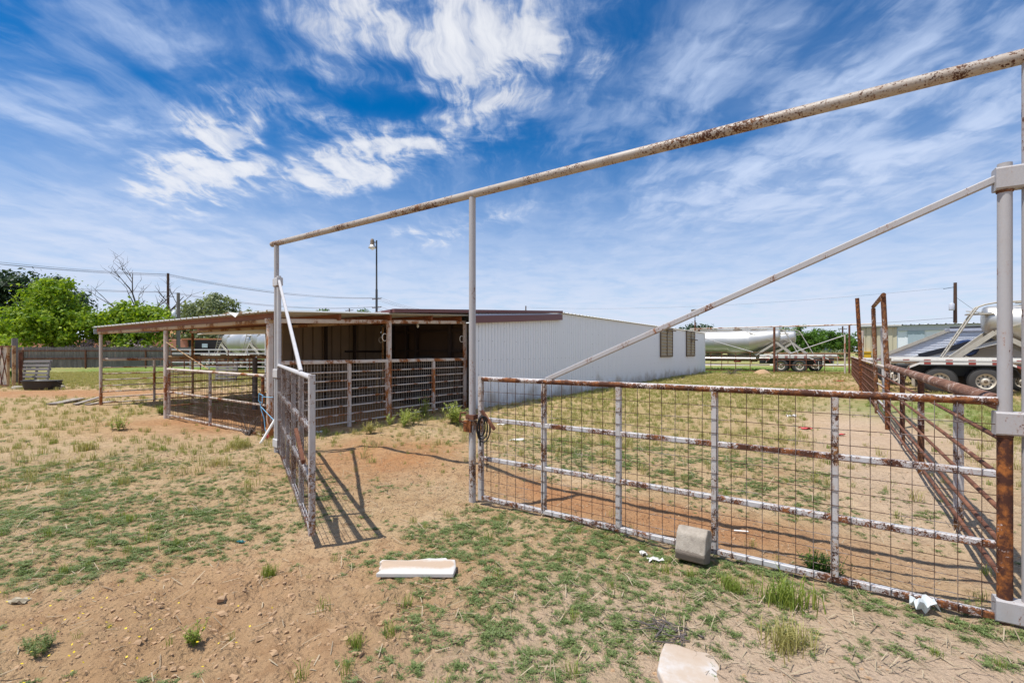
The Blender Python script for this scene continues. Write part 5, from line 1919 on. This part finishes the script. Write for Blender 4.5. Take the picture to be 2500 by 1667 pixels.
tree('dark bushy treetop over the far end of the barn', tpx(1690, 62), [((0, 0, 3.6), (2.4, 2, 1.6)), ((-1.8, 0, 3.), (1.8, 2, 1.4)), ((1.4, 0, 4.), (1.4, 1, 1.1))], 2400, .24, 'leaf_dark', .25, group=RT, clump=1.)
tree('pale green bush in front of the blue gabled house', tpx(2020, 80), [((0, 0, .8), (3., 1.6, .9)), ((2., 0, .5), (2., 1.5, .6))], 1600, .2, 'leaf_grey', .12, group=RT, clump=.8, cat='bush', name='bush')
tree('green trees right of the blue house by the power pole', tpx(2068, 110), [((0, 0, 3.6), (4., 3, 2.2)), ((3., 0, 2.6), (3., 3, 2.))], 2200, .3, 'leaf_mid', .3, group=RT, clump=1.2)
BR = 'greyish brush along the plank fence'
for px, d, w, lab in ((130, 52, 1.6, 'grey green brush under the big bright tree'), (180, 49.5, 2., 'pale brush left of the shed roof tip'), (222, 50, 1.6, 'pale lilac brush behind the far left shed post'), (300, 50, 2.6, 'wide lilac brush between the shed posts'), (355, 50.5, 1.6, 'smaller lilac brush right of the wide one')):
    tree(lab, tpx(px, d), [((0, 0, 1.5), (w, 1., 1.2)), ((w * .5, 0, 1.3), (w * .7, 1., 1.1))], 1500, .12, 'lilac' if d < 52 else 'leaf_grey', .08, group=BR, clump=.6, cat='brush', name='brush')
tree('bright leafy shrub at the left edge by the lattice gate', tpx(2, 26), [((-.3, 0, 2.1), (.9, .8, .5)), ((-.9, 0, 1.6), (.8, .8, .6))], 900, .10, 'leaf_bright', .08, clump=.5, cat='shrub', name='shrub')
tree('dark low shrub growing through the lattice gate', tpx(-8, 22.3), [((0, 0, .5), (.6, .4, .5))], 600, .07, 'leaf_mid', .05, clump=.3, cat='shrub', name='shrub')


# the dead-topped tree's bare limbs are a tree of their own behind it
def bare_tree(label, base, h, seed):
    rg = np.random.default_rng(seed)
    t = thing('dead_tree', label, 'tree', base)
    b = MB()

    def grow_(p, d, L, r, lev):
        pts, rs = [p], [r]
        n = 5
        for i in range(n):
            d = (d + Vector((rg.normal(0, .16), rg.normal(0, .16), rg.normal(.03, .1)))).normalized()
            p = p + d * L / n
            pts.append(p)
            rs.append(r * (1 - .75 * (i + 1) / n))
        b.tube(pts, rs, 6 if lev < 2 else 4)
        if lev < 3:
            for k in range(3 if lev else 5):
                i = int(rg.integers(1, n + 1))
                a = rg.uniform(0, 6.28)
                dd = (d * .6 + Vector((math.cos(a), math.sin(a) * .6, rg.uniform(-.1, .7)))).normalized()
                grow_(pts[i], dd, L * rg.uniform(.4, .62), rs[i] * .75 + .008, lev + 1)

    base = Vector(base)
    b.tube([base, base + Z * h * .45], [.2, .14], 8)
    grow_(base + Z * h * .45, Vector((-.1, 0, 1)), h * .55, .13, 0)
    grow_(base + Z * h * .4, Vector((.75, 0, .75)), h * .56, .14, 1)
    grow_(base + Z * h * .42, Vector((-.8, 0, .55)), h * .46, .12, 1)
    grow_(base + Z * h * .42, Vector((.3, .2, 1)), h * .46, .12, 1)
    b.build('branches', M['dead'], t)


bare_tree('leafless grey dead tree rising over the bright green one', tpx(345, 53.5), 10.6, 5)

# ------------------------------------------------------------------ poles and wires
def pole(label, p, h, arms, group, mat='pole_wood', r_=.15, arm=1.3, lean=0., transformer=False, ax=None):
    ax = ax if ax is not None else Vector((.8, -.6, 0))
    t = thing('utility_pole', label, 'pole', p, group)
    MB().tube([p - Z * .3, p + Vector((lean, 0, h))], [r_ * 1.15, r_ * .85], 10).build('pole', M[mat], t)
    for z in arms:
        MB().bar(p + ax * -arm + Z * z, p + ax * arm + Z * z, .10, .12, Z).build('cross_arm', M[mat], t)
        for s in (-1, -.45, .45, 1):
            MB().lathe([(.05, 0), (.07, .08), (.04, .16), (.01, .2)], p + ax * arm * s + Z * (z + .06), seg=8).build('insulator', M['bldg_grey'], t)
    if transformer:
        MB().lathe([(.05, -.02), (.26, 0), (.28, .1), (.28, .8), (.2, .9), (.05, .95)], p + Vector((-.55, -.1, h * .66)), seg=16).build('transformer', M['lavender'], t)
        MB().bar(p + Vector((-.6, 0, h * .72)), p + Vector((0, 0, h * .72)), .06, .08, Z).build('bracket', M['black'], t)
    return t


def wire(label, pts, sag, r_=.02, group='overhead wires', name='power_line'):
    b = MB()
    for a, c in zip(pts[:-1], pts[1:]):
        a, c = Vector(a), Vector(c)
        q = [a.lerp(c, k / 14) - Z * sag * 4 * (k / 14) * (1 - k / 14) for k in range(15)]
        b.tube(q, r_, 4, False, True)
    o = b.build(name, M['cable'])
    return tag(o, label, 'wire', group)


PA, PB, PD, PE = Vector((-44, 60, 0)), Vector((-25.1, 87, 0)), Vector((-16., 112, 0)), Vector((-8.5, 135, 0))
P0 = PA - (PB - PA)
UP = 'utility poles of the line behind the shed'
pole('dark wooden power pole rising behind the dead tree', PA, 11.6, (), UP, r_=.17)
MB_ = MB().bar(PA + Vector((-.1, -.2, 8.6)), PA + Vector((.9, -.2, 8.6)), .08, .08)
MB_.build('bracket', M['black'], bpy.data.objects['utility_pole'])
pole('power pole with two cross arms hidden behind the yard lamp pole', PB, 11.6, (11.35, 9.75), UP)
pole('far power pole with one cross arm just left of the middle gate post', PD, 11.6, (11.2,), UP)
pole('farthest small power pole right next to the middle gate post', PE, 11.7, (11.4,), UP)
pole('far power pole with two short cross arms left of the yard lamp pole', Vector((-38.5, 111, 0)), 11.8, (11.3, 9.2), UP, arm=1.5)
pole('far bare power pole top above the brown barn fascia', Vector((3.1, 105, 0)), 11.8, (), UP)
pole('grey wooden pole with small transformer left of the feathery tree', Vector((-37., 52, 0)), 8.1, (), 'poles of other lines', 'pole_grey', .19)
trf = MB().lathe([(.05, 0), (.2, .02), (.2, .7), (.05, .8)], Vector((-37.35, 51.8, 5.3)), seg=12)
trf.build('transformer', M['bldg_white'], bpy.data.objects['utility_pole.006'])
ax = Vector((.8, -.6, 0)).normalized()
for k, s in enumerate((-.5, .0, .6)):
    wire('one of the three top wires of the power line', [P0 + ax * s + Z * (11.5 + .1 * k), PA + ax * s * .5 + Z * (11.45 - .2 * (k == 1)), PB + ax * s * 2 + Z * 11.5, PD + ax * s * 2 + Z * 11.4, PE + ax * s * 2 + Z * 11.6], .9, .017)
for k, s in enumerate((-.5, .5)):
    wire('one of the two middle wires of the power line', [P0 + ax * s + Z * (9.7 + .25 * k), PA + ax * s + Z * 9.2, PB + ax * s * 2 + Z * 9.9, PD + ax * s * 2 + Z * 9.9], 1.0, .018)
for k, z in enumerate((7.1, 6.6, 5.7)):
    wire('one of the lower cables crossing behind the left trees', [Vector((-100, 72, z + .4)), Vector((-44, 66, z + .6)), PB + Z * (z + .5)], .5, .026)
PR_ = Vector((56.7, 60, 0))
pole('brown utility pole with grey transformer behind the right hand trailers', PR_, 10.4, (), 'poles of other lines', r_=.2, transformer=True)
MB().bar(PR_ + Vector((-1.5, 0, 9.6)), PR_ + Vector((0, 0, 9.85)), .06, .06).build('bracket', M['black'], bpy.data.objects['utility_pole.007'])
pole('small distant pole with short arms beyond the blue house', Vector((70.5, 100, 0)), 7.0, (6.4, 5.6), 'poles of other lines', r_=.17, arm=.9, ax=Vector((1, 0, 0)))
wire('long faint top wire running left from the transformer pole', [PR_ + Vector((-1.4, 0, 9.7)), Vector((3.1, 105, 11.5))], 1.2, .011, 'wires of the right hand pole')
wire('lower thicker wire running left from the transformer pole', [PR_ + Vector((-.3, 0, 5.9)), Vector((14, 95, 6.6))], 1.0, .02, 'wires of the right hand pole')
wire('guy wire slanting right from the transformer pole', [PR_ + Z * 8.6, PR_ + Vector((10, -2, 0))], 0., .02, 'wires of the right hand pole')

# yard lamp on tall pole
p = Vector((-8.72, 30.2, 0))
t = thing('yard_lamp', 'tall slim pole with a bell shaped dusk lamp behind the shed', 'lamp', p)
MB().tube([p, p + Z * 5.6, p + Z * 5.62, p + Z * 8.75], [.075, .07, .055, .045], 10).build('pole', M['black'], t)
MB().tube([p + Z * 8.62, p + Vector((-.22, -.02, 8.62))], .03, 8).build('bracket', M['black'], t)
lp = p + Vector((-.27, -.02, 8.22))
MB().lathe([(.06, .62), (.09, .6), (.13, .45), (.13, .30), (.16, .22)], lp, seg=16).build('housing', M['vent_dark'], t)
MB().lathe([(.14, .24), (.20, .16), (.245, .06), (.245, .03), (.20, .03)], lp, seg=18).build('lamp_shade', M['alu'], t)
MB().lathe([(.12, .06), (.12, -.03), (.06, -.09), (.01, -.10)], lp, seg=14).build('bulb', M['lamp_glass'], t)

# ------------------------------------------------------------------ right background
t = thing('beige_shed', 'beige upright sheet shed behind the leaning rusty post', 'shed', (30, 38, 0))
ba = Vector((28.3, 38., 0))
sheet_wall(ba, -U, 2.3, lambda s: 3.62, rib=.34, depth=.05, out=-V).build('front_wall', M['beige'], t)
sheet_wall(ba - U * 2.3, V, 4., lambda s: 3.62, rib=.42, depth=.05, out=-U).build('side_wall', M['bldg_grey'], t)  # shade on this side of the beige shed is painted in as blue-grey
sheet_wall(ba, V, 4., lambda s: 3.62, rib=.42, depth=.05, out=U).build('side_wall', M['beige'], t)
MB().prism([ba + U * .2 - V * .25 + Z * 3.6, ba - U * 2.5 - V * .25 + Z * 3.6, ba - U * 2.5 + V * 4.1 + Z * 3.74, ba + U * .2 + V * 4.1 + Z * 3.74], (0, 0, .09)).build('roof', M['shed_roof'], t)
MB().bar(ba + U * .1 - V * .12 + Z * 3.56, ba - U * 2.4 - V * .12 + Z * 3.56, .05, .10, Z).build('roof_trim', M['bldg_grey'], t)
t = thing('metal_warehouse', 'long white sheet warehouse behind the right hand trailers', 'warehouse', (60, 52, 0))
wq = Vector((36.8, 45., 0))
MB().prism([wq, wq - U * 36, wq - U * 36 + V * 8, wq + V * 8], (0, 0, 4.1)).build('wall', M['bldg_white'], t)
MB().bar(wq - V * .06 + Z * 3.82, wq - U * 36 - V * .06 + Z * 3.82, .08, .5, Z).build('fascia', M['lavender'], t)
corrugated(wq + U * .3 - V * .4 + Z * 4.12, -U, 60, V * 8.6 + Z * .25, rib=.61, depth=.07).build('roof', M['bldg_white'], t)
MB().bar(wq - U * .9 - V * .04 + Z * 1.8, wq - U * 2.1 - V * .04 + Z * 1.8, .1, 3.5, Z).build('door', M['bldg_grey'], t)
t = thing('gabled_house', 'small dark blue gabled house far behind the overhead pipe gateway', 'house', (75, 110, 0))
hx = tpx(2008, 110).x
MB().prism([(hx - 4, 110, 0), (hx + 3.6, 110, 0), (hx + 3.6, 110, 2.6), (hx - .2, 110, 4.15), (hx - 4, 110, 2.6)], (0, 8, 0)).build('wall', M['house_blue'], t)
MB().prism([(hx - 4.4, 109.8, 2.5), (hx - .2, 109.8, 4.2), (hx + 4.0, 109.8, 2.5), (hx + 4.0, 109.8, 2.7), (hx - .2, 109.8, 4.42), (hx - 4.4, 109.8, 2.7)], (0, 9, 0)).build('roof', M['roof_dark'], t)
t = thing('gabled_house', 'pale roofed low house left behind the dark blue one', 'house', (70, 118, 0))
MB().box((hx - 3, 120, 1.5), (9, 6, 3.)).build('wall', M['roof_pale'], t)
MB().prism([(hx - 8, 116.5, 3.), (hx + 2, 116.5, 3.), (hx + 1, 120, 4.2), (hx - 7, 120, 4.2)], (0, 0, .15)).build('roof', M['roof_pale'], t)
p = tpx(2098, 37.5)
t = thing('storage_bin', 'yellow bin showing behind the corner of the beige shed', 'bin', p)
MB().prism([p, p - U * .7, p - U * .75 + Z * 1.55, p + U * .05 + Z * 1.55], V * 1.).build('bin_body', M['yellow'], t)
MB().bar(p + U * .08 - V * .02 + Z * 1.55, p - U * .78 - V * .02 + Z * 1.55, .06, .1, Z).build('rim', M['yellow'], t)
p = Vector((p.x - .9, 36., 0))
tag(MB().tube([p, p + Z * 3.2], .12, 10).build('pipe_post', M['shed_post']), 'pale rusty post left of the yellow bin', 'post')
t = thing('rail_fence', 'pale two rail pipe fence far behind the tank trailers', 'fence', (40, 62, 0))
for z in (.75, 1.4):
    MB().tube([(20, 64, z), (56, 60, z)], .06, 6).build('rail', M['tan_pipe'], t)
for k in range(13):
    q = Vector((20, 64, 0)).lerp(Vector((56, 60, 0)), k / 12)
    MB().tube([q, q + Z * 1.45], .07, 6).build('post', M['tan_pipe'], t)
# pale road
b = MB()
b.box((20, 56.5, .012), (160, 4.5, .02))
o = b.build('road', plain('pale_road', (.50, .46, .42), .9, 0., .1, 1.))
o['kind'] = 'structure'
o['label'] = 'pale caliche road crossing behind the yard'
# mound of soil under the far trailer
p = tpx(1862, 33.2)
b = MB()
b.loft([[Vector((p.x + math.cos(a) * .6 * s * (1 + .15 * math.sin(3 * a)), p.y + math.sin(a) * .5 * s, z * .5)) for a in np.linspace(0, 6.283, 19)[:-1]] for s, z in ((1.1, -.1), (.85, .22), (.55, .5), (.2, .66))])
tag(b.build('soil_heap', M['clod']), 'small heap of pale soil in front of the far trailer wheels', 'heap')
p = tpx(1785, 31.5)
b = MB()
for k in range(40):
    a = _wr.uniform(0, 6.28)
    e_ = p + Vector((math.cos(a) * .7, math.sin(a) * .5, _wr.uniform(.05, .5)))
    b.tube([p, p.lerp(e_, .5) + Z * .12, e_], [.012, .009, .004], 3, False)
tag(b.build('dry_brush', M['dead']), 'grey dry tumbleweed at the foot of the far pipe gate', 'brush')
p = tpx(655, 9.6)
b = MB()
for k in range(30):
    a = _wr.uniform(0, 6.28)
    q0 = S(TL, .55) + V * -.12
    e_ = q0 + Vector((math.cos(a) * .35, math.sin(a) * .2, _wr.uniform(.05, .55)))
    b.tube([q0, q0.lerp(e_, .5) + Z * .1, e_], [.006, .004, .002], 3, False)
tag(b.build('dry_brush', M['dead']), 'dry brown weed stalks at the foot of the mesh panel by the shed corner', 'brush')
# ------------------------------------------------------------------ sun, sky, camera
SHX, SHY = .372, .150                       # shadow of a one metre stick
sun_dir = Vector((SHX, SHY, -1.)).normalized()
ld = bpy.data.lights.new('sun', 'SUN')
ld.energy = 4.6
ld.angle = R(.53)
ld.color = (1., .955, .88)
lo = bpy.data.objects.new('sun', ld)
COL.objects.link(lo)
lo.rotation_euler = sun_dir.to_track_quat('-Z', 'Y').to_euler()
lo.location = (-20, -10, 40)
elev = math.asin(-sun_dir.z)
azim = math.atan2(-SHX, -SHY)

wd = bpy.data.worlds.new('World')
SC.world = wd
wd.use_nodes = True
nt = wd.node_tree
for n_ in list(nt.nodes):
    nt.nodes.remove(n_)


def nn(typ, **kw):
    q = nt.nodes.new(typ)
    for k, v in kw.items():
        setattr(q, k, v)
    return q


def setin(s, v):
    if hasattr(v, 'is_output'):
        nt.links.new(v, s)
    else:
        s.default_value = v


def ma(op, a, b=0., c=None, clamp=False):
    q = nn('ShaderNodeMath', operation=op)
    q.use_clamp = clamp
    setin(q.inputs[0], a)
    setin(q.inputs[1], b)
    if c is not None:
        setin(q.inputs[2], c)
    return q.outputs[0]


def vm(op, a, b=(0, 0, 0)):
    q = nn('ShaderNodeVectorMath', operation=op)
    setin(q.inputs[0], a)
    setin(q.inputs[1], b)
    return q


def ss(x, a, b):
    q = nn('ShaderNodeMapRange', interpolation_type='SMOOTHSTEP')
    setin(q.inputs[0], x)
    setin(q.inputs[1], a)
    setin(q.inputs[2], b)
    return q.outputs[0]


def noise(v, scale, detail=5, rough=.55, dist=0.):
    q = nn('ShaderNodeTexNoise')
    q.inputs['Scale'].default_value = scale
    q.inputs['Detail'].default_value = detail
    q.inputs['Roughness'].default_value = rough
    q.inputs['Distortion'].default_value = dist
    nt.links.new(v, q.inputs['Vector'])
    return q


def mixc(f_, a, b):
    q = nn('ShaderNodeMix', data_type='RGBA')
    setin(q.inputs[0], f_)
    setin(q.inputs[6], a if hasattr(a, 'is_output') else (*a, 1))
    setin(q.inputs[7], b if hasattr(b, 'is_output') else (*b, 1))
    return q.outputs[2]


sky = nn('ShaderNodeTexSky', sky_type='NISHITA')
sky.sun_disc = False
sky.sun_elevation = elev
sky.sun_rotation = azim % (2 * math.pi)
sky.altitude = 900
sky.air_density = 1.0
sky.dust_density = .4
sky.ozone_density = 2.2
hs = nn('ShaderNodeHueSaturation')
hs.inputs['Saturation'].default_value = 2.0
hs.inputs['Hue'].default_value = .503
hs.inputs['Value'].default_value = .95
nt.links.new(sky.outputs[0], hs.inputs['Color'])

# cloud layer: directions projected on a flat layer overhead
dirv = nn('ShaderNodeTexCoord').outputs['Generated']
sx = nn('ShaderNodeSeparateXYZ')
nt.links.new(dirv, sx.inputs[0])
up = ma('MAXIMUM', sx.outputs[2], 0.)
den = ma('ADD', up, .07)
cx_ = ma('DIVIDE', sx.outputs[0], den)
cy_ = ma('DIVIDE', sx.outputs[1], den)
cv = nn('ShaderNodeCombineXYZ')
nt.links.new(cx_, cv.inputs[0])
nt.links.new(cy_, cv.inputs[1])
P_ = cv.outputs[0]
wn = noise(P_, 1.4, 4, .55)
wv = vm('MULTIPLY_ADD', wn.outputs['Color'], (.42, .42, 0))
wv.inputs[2].default_value = (-.21, -.21, 0)
PW = vm('ADD', P_, wv.outputs[0]).outputs[0]


def cp(px, py):
    """cloud-layer coordinates of a sky position given by its sight line"""
    x, z = (px - CX) / F, (HY - py) / F
    l_ = math.sqrt(x * x + z * z + 1)
    return x / l_ / (z / l_ + .07), 1 / l_ / (z / l_ + .07)


def blob(px, py, rx, ry, ang, gain):
    """soft patch of cloud: centre on the layer, radii in layer units"""
    c = cp(px, py)
    d = vm('SUBTRACT', PW, (c[0], c[1], 0))
    ca, sa = math.cos(ang), math.sin(ang)
    a = ma('DIVIDE', vm('DOT_PRODUCT', d.outputs[0], (ca, sa, 0)).outputs['Value'], rx)
    b_ = ma('DIVIDE', vm('DOT_PRODUCT', d.outputs[0], (-sa, ca, 0)).outputs['Value'], ry)
    q = ma('ADD', ma('MULTIPLY', a, a), ma('MULTIPLY', b_, b_))
    return ma('MULTIPLY', ma('EXPONENT', ma('MULTIPLY', q, -1.)), gain)


def line_blob(p0, p1, w, gain):
    a, b_ = cp(*p0), cp(*p1)
    L_ = math.hypot(b_[0] - a[0], b_[1] - a[1])
    ang = math.atan2(b_[1] - a[1], b_[0] - a[0])
    m_ = ((p0[0] + p1[0]) / 2, (p0[1] + p1[1]) / 2)
    c = ((a[0] + b_[0]) / 2, (a[1] + b_[1]) / 2)
    d = vm('SUBTRACT', PW, (c[0], c[1], 0))
    ca, sa = math.cos(ang), math.sin(ang)
    q1 = ma('DIVIDE', vm('DOT_PRODUCT', d.outputs[0], (ca, sa, 0)).outputs['Value'], L_ * .55)
    q2 = ma('DIVIDE', vm('DOT_PRODUCT', d.outputs[0], (-sa, ca, 0)).outputs['Value'], w)
    q = ma('ADD', ma('MULTIPLY', q1, q1), ma('MULTIPLY', q2, q2))
    return ma('MULTIPLY', ma('EXPONENT', ma('MULTIPLY', q, -1.)), gain)


thick = None
for bl in (line_blob((740, 20), (1420, 90), .27, 1.35), line_blob((1000, 150), (1420, 160), .16, .9),
           line_blob((1110, 150), (1170, 290), .13, 1.0), line_blob((740, 440), (1230, 280), .20, 1.3),
           line_blob((720, 450), (1020, 420), .22, .95), line_blob((830, 340), (960, 330), .12, .6),
           line_blob((420, 510), (670, 300), .20, 2.5), line_blob((420, 270), (580, 340), .09, 1.5), line_blob((500, 200), (560, 260), .06, .45),
           line_blob((1010, 600), (1330, 480), .16, .7), line_blob((900, 560), (1100, 590), .2, .5)):
    thick = bl if thick is None else ma('ADD', thick, bl)
thin = None
for bl in (line_blob((-40, 200), (450, 400), .29, 1.1), line_blob((150, 60), (560, 160), .22, .75), line_blob((-100, 560), (700, 640), .9, 1.1),
           line_blob((1500, 260), (1950, 40), .22, .75), line_blob((1750, 330), (2500, 60), .38, 1.0), line_blob((1650, 480), (2450, 260), .40, .75),
           line_blob((1500, 560), (2500, 400), .7, .9), line_blob((1330, 330), (1550, 250), .2, .45), line_blob((2150, 300), (2500, 300), .5, .7)):
    thin = bl if thin is None else ma('ADD', thin, bl)

# puffy texture and combed streaks
n_big = noise(PW, 2.9, 10, .6).outputs['Fac']
n_fine = noise(PW, 10., 9, .64).outputs['Fac']
rotm = nn('ShaderNodeMapping')
rotm.inputs['Rotation'].default_value = (0, 0, R(28))
rotm.inputs['Scale'].default_value = (3.0, .75, 1)
nt.links.new(PW, rotm.inputs['Vector'])
n_str = noise(rotm.outputs[0], 1.5, 8, .62).outputs['Fac']
rot2 = nn('ShaderNodeMapping')
rot2.inputs['Rotation'].default_value = (0, 0, R(-35))
rot2.inputs['Scale'].default_value = (5.5, 1.2, 1)
nt.links.new(PW, rot2.inputs['Vector'])
n_st2 = noise(rot2.outputs[0], 1.6, 8, .65).outputs['Fac']

holes = None
for h_ in (line_blob((560, 240), (700, 260), .14, .9), line_blob((700, 290), (720, 390), .10, 1.0), line_blob((250, 200), (480, 215), .07, .7), line_blob((-20, 330), (160, 350), .10, .7),
           line_blob((200, 400), (400, 430), .12, .8), line_blob((1180, 330), (1330, 300), .18, .95), line_blob((1420, 60), (1560, 140), .14, .7), line_blob((1640, 380), (1880, 330), .16, .9),
           line_blob((1050, 530), (1350, 420), .25, .6), line_blob((1270, 620), (1480, 560), .4, .6), line_blob((2150, 330), (2300, 290), .12, .6)):
    k_ = ma('SUBTRACT', 1., h_)
    holes = k_ if holes is None else ma('MULTIPLY', holes, k_)
n_mot = noise(PW, 5., 6, .55, .1).outputs['Fac']
a1 = ma('MULTIPLY', thick, ma('MULTIPLY_ADD', ss(n_big, .30, .68), .85, ma('MULTIPLY', ss(n_st2, .35, .7), .35)))
a1 = ma('MULTIPLY', a1, ma('MULTIPLY_ADD', n_fine, .7, .62))
a1 = ma('MULTIPLY', a1, ma('MULTIPLY_ADD', ss(n_mot, .34, .60), .6, .5))
gaps = None
for h_ in (line_blob((800, 240), (1060, 250), .075, .9), line_blob((715, 280), (700, 430), .055, .9), line_blob((960, 330), (1060, 300), .05, .5), line_blob((1230, 180), (1420, 220), .08, .6)):
    k_ = ma('SUBTRACT', 1., h_)
    gaps = k_ if gaps is None else ma('MULTIPLY', gaps, k_)
a1 = ma('MULTIPLY', a1, gaps)
a1 = ma('ADD', ma('MULTIPLY', ss(a1, .10, 1.25), .85), ma('MULTIPLY', a1, .28))
a1 = ma('MULTIPLY', a1, ma('MULTIPLY_ADD', ss(n_st2, .36, .66), .7, .5))
a2 = ma('MULTIPLY', thin, ma('ADD', ma('MULTIPLY', ss(n_str, .34, .72), .55), ma('MULTIPLY', ss(n_big, .35, .7), .28)))
a2 = ma('MULTIPLY', a2, ma('MULTIPLY_ADD', ss(n_mot, .38, .60), 1.05, .32))
a2 = ma('MULTIPLY', ma('ADD', a2, ma('MULTIPLY', thin, .08)), holes)
bg = ma('MULTIPLY', ss(n_str, .50, .78), .22)
bg = ma('ADD', bg, ma('MULTIPLY', ma('MULTIPLY', ss(n_st2, .48, .74), ss(n_big, .38, .62)), .22))
bg = ma('MULTIPLY', bg, holes)
al = ma('ADD', ma('ADD', a1, a2), bg)
al = ma('SUBTRACT', 1., ma('EXPONENT', ma('MULTIPLY', al, -1.35)))
# veil thickening to the horizon
hz = ma('SUBTRACT', 1., ss(up, .06, .43))
veil = ma('MULTIPLY', hz, ma('MULTIPLY_ADD', ss(n_big, .25, .62), .22, .82))
al = ma('SUBTRACT', 1., ma('MULTIPLY', ma('SUBTRACT', 1., al), ma('SUBTRACT', 1., ma('MULTIPLY', veil, .93))))
# cloud added to the unseen sky behind the camera and overhead, whitening the ambient light
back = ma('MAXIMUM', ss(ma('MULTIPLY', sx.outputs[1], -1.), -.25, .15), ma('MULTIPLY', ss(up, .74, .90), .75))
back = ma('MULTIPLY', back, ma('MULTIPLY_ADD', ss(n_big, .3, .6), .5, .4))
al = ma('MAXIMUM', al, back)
al = ma('MINIMUM', al, .96)
SKY_STRENGTH = .11
cw = 1 / SKY_STRENGTH
cl_lo = tuple(c * cw for c in (.50, .60, .80))
cl_hi = tuple(c * cw for c in (.76, .77, .80))
ccol = mixc(ss(ma('ADD', a1, ma('MULTIPLY', n_fine, .25)), .1, .95), cl_lo, cl_hi)
hcol = tuple(c * cw for c in (.60, .64, .75))
ccol = mixc(ma('MULTIPLY', hz, .75), ccol, hcol)
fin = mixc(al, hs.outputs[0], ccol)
bgd = nn('ShaderNodeBackground')
bgd.inputs['Strength'].default_value = SKY_STRENGTH
nt.links.new(fin, bgd.inputs['Color'])
wo = nn('ShaderNodeOutputWorld')
nt.links.new(bgd.outputs[0], wo.inputs['Surface'])

cam = bpy.data.cameras.new('camera')
co_ = bpy.data.objects.new('camera', cam)
COL.objects.link(co_)
cam.sensor_width = 36.
cam.sensor_fit = 'HORIZONTAL'
cam.lens = F / 2500. * 36.
cam.shift_y = (HY - 833.5) / 2500.
cam.clip_start = .05
cam.clip_end = 12000.
co_.location = (0, 0, EYE)
co_.rotation_euler = (R(90), 0, 0)
SC.camera = co_

SC.view_settings.view_transform = 'Standard'
SC.view_settings.look = 'None'
SC.view_settings.exposure = .28
SC.view_settings.gamma = 1.
SC.view_settings.use_curve_mapping = False
SC.render.engine = 'CYCLES'
SC.cycles.use_denoising = True
SC.cycles.max_bounces = 6
SC.cycles.transparent_max_bounces = 8
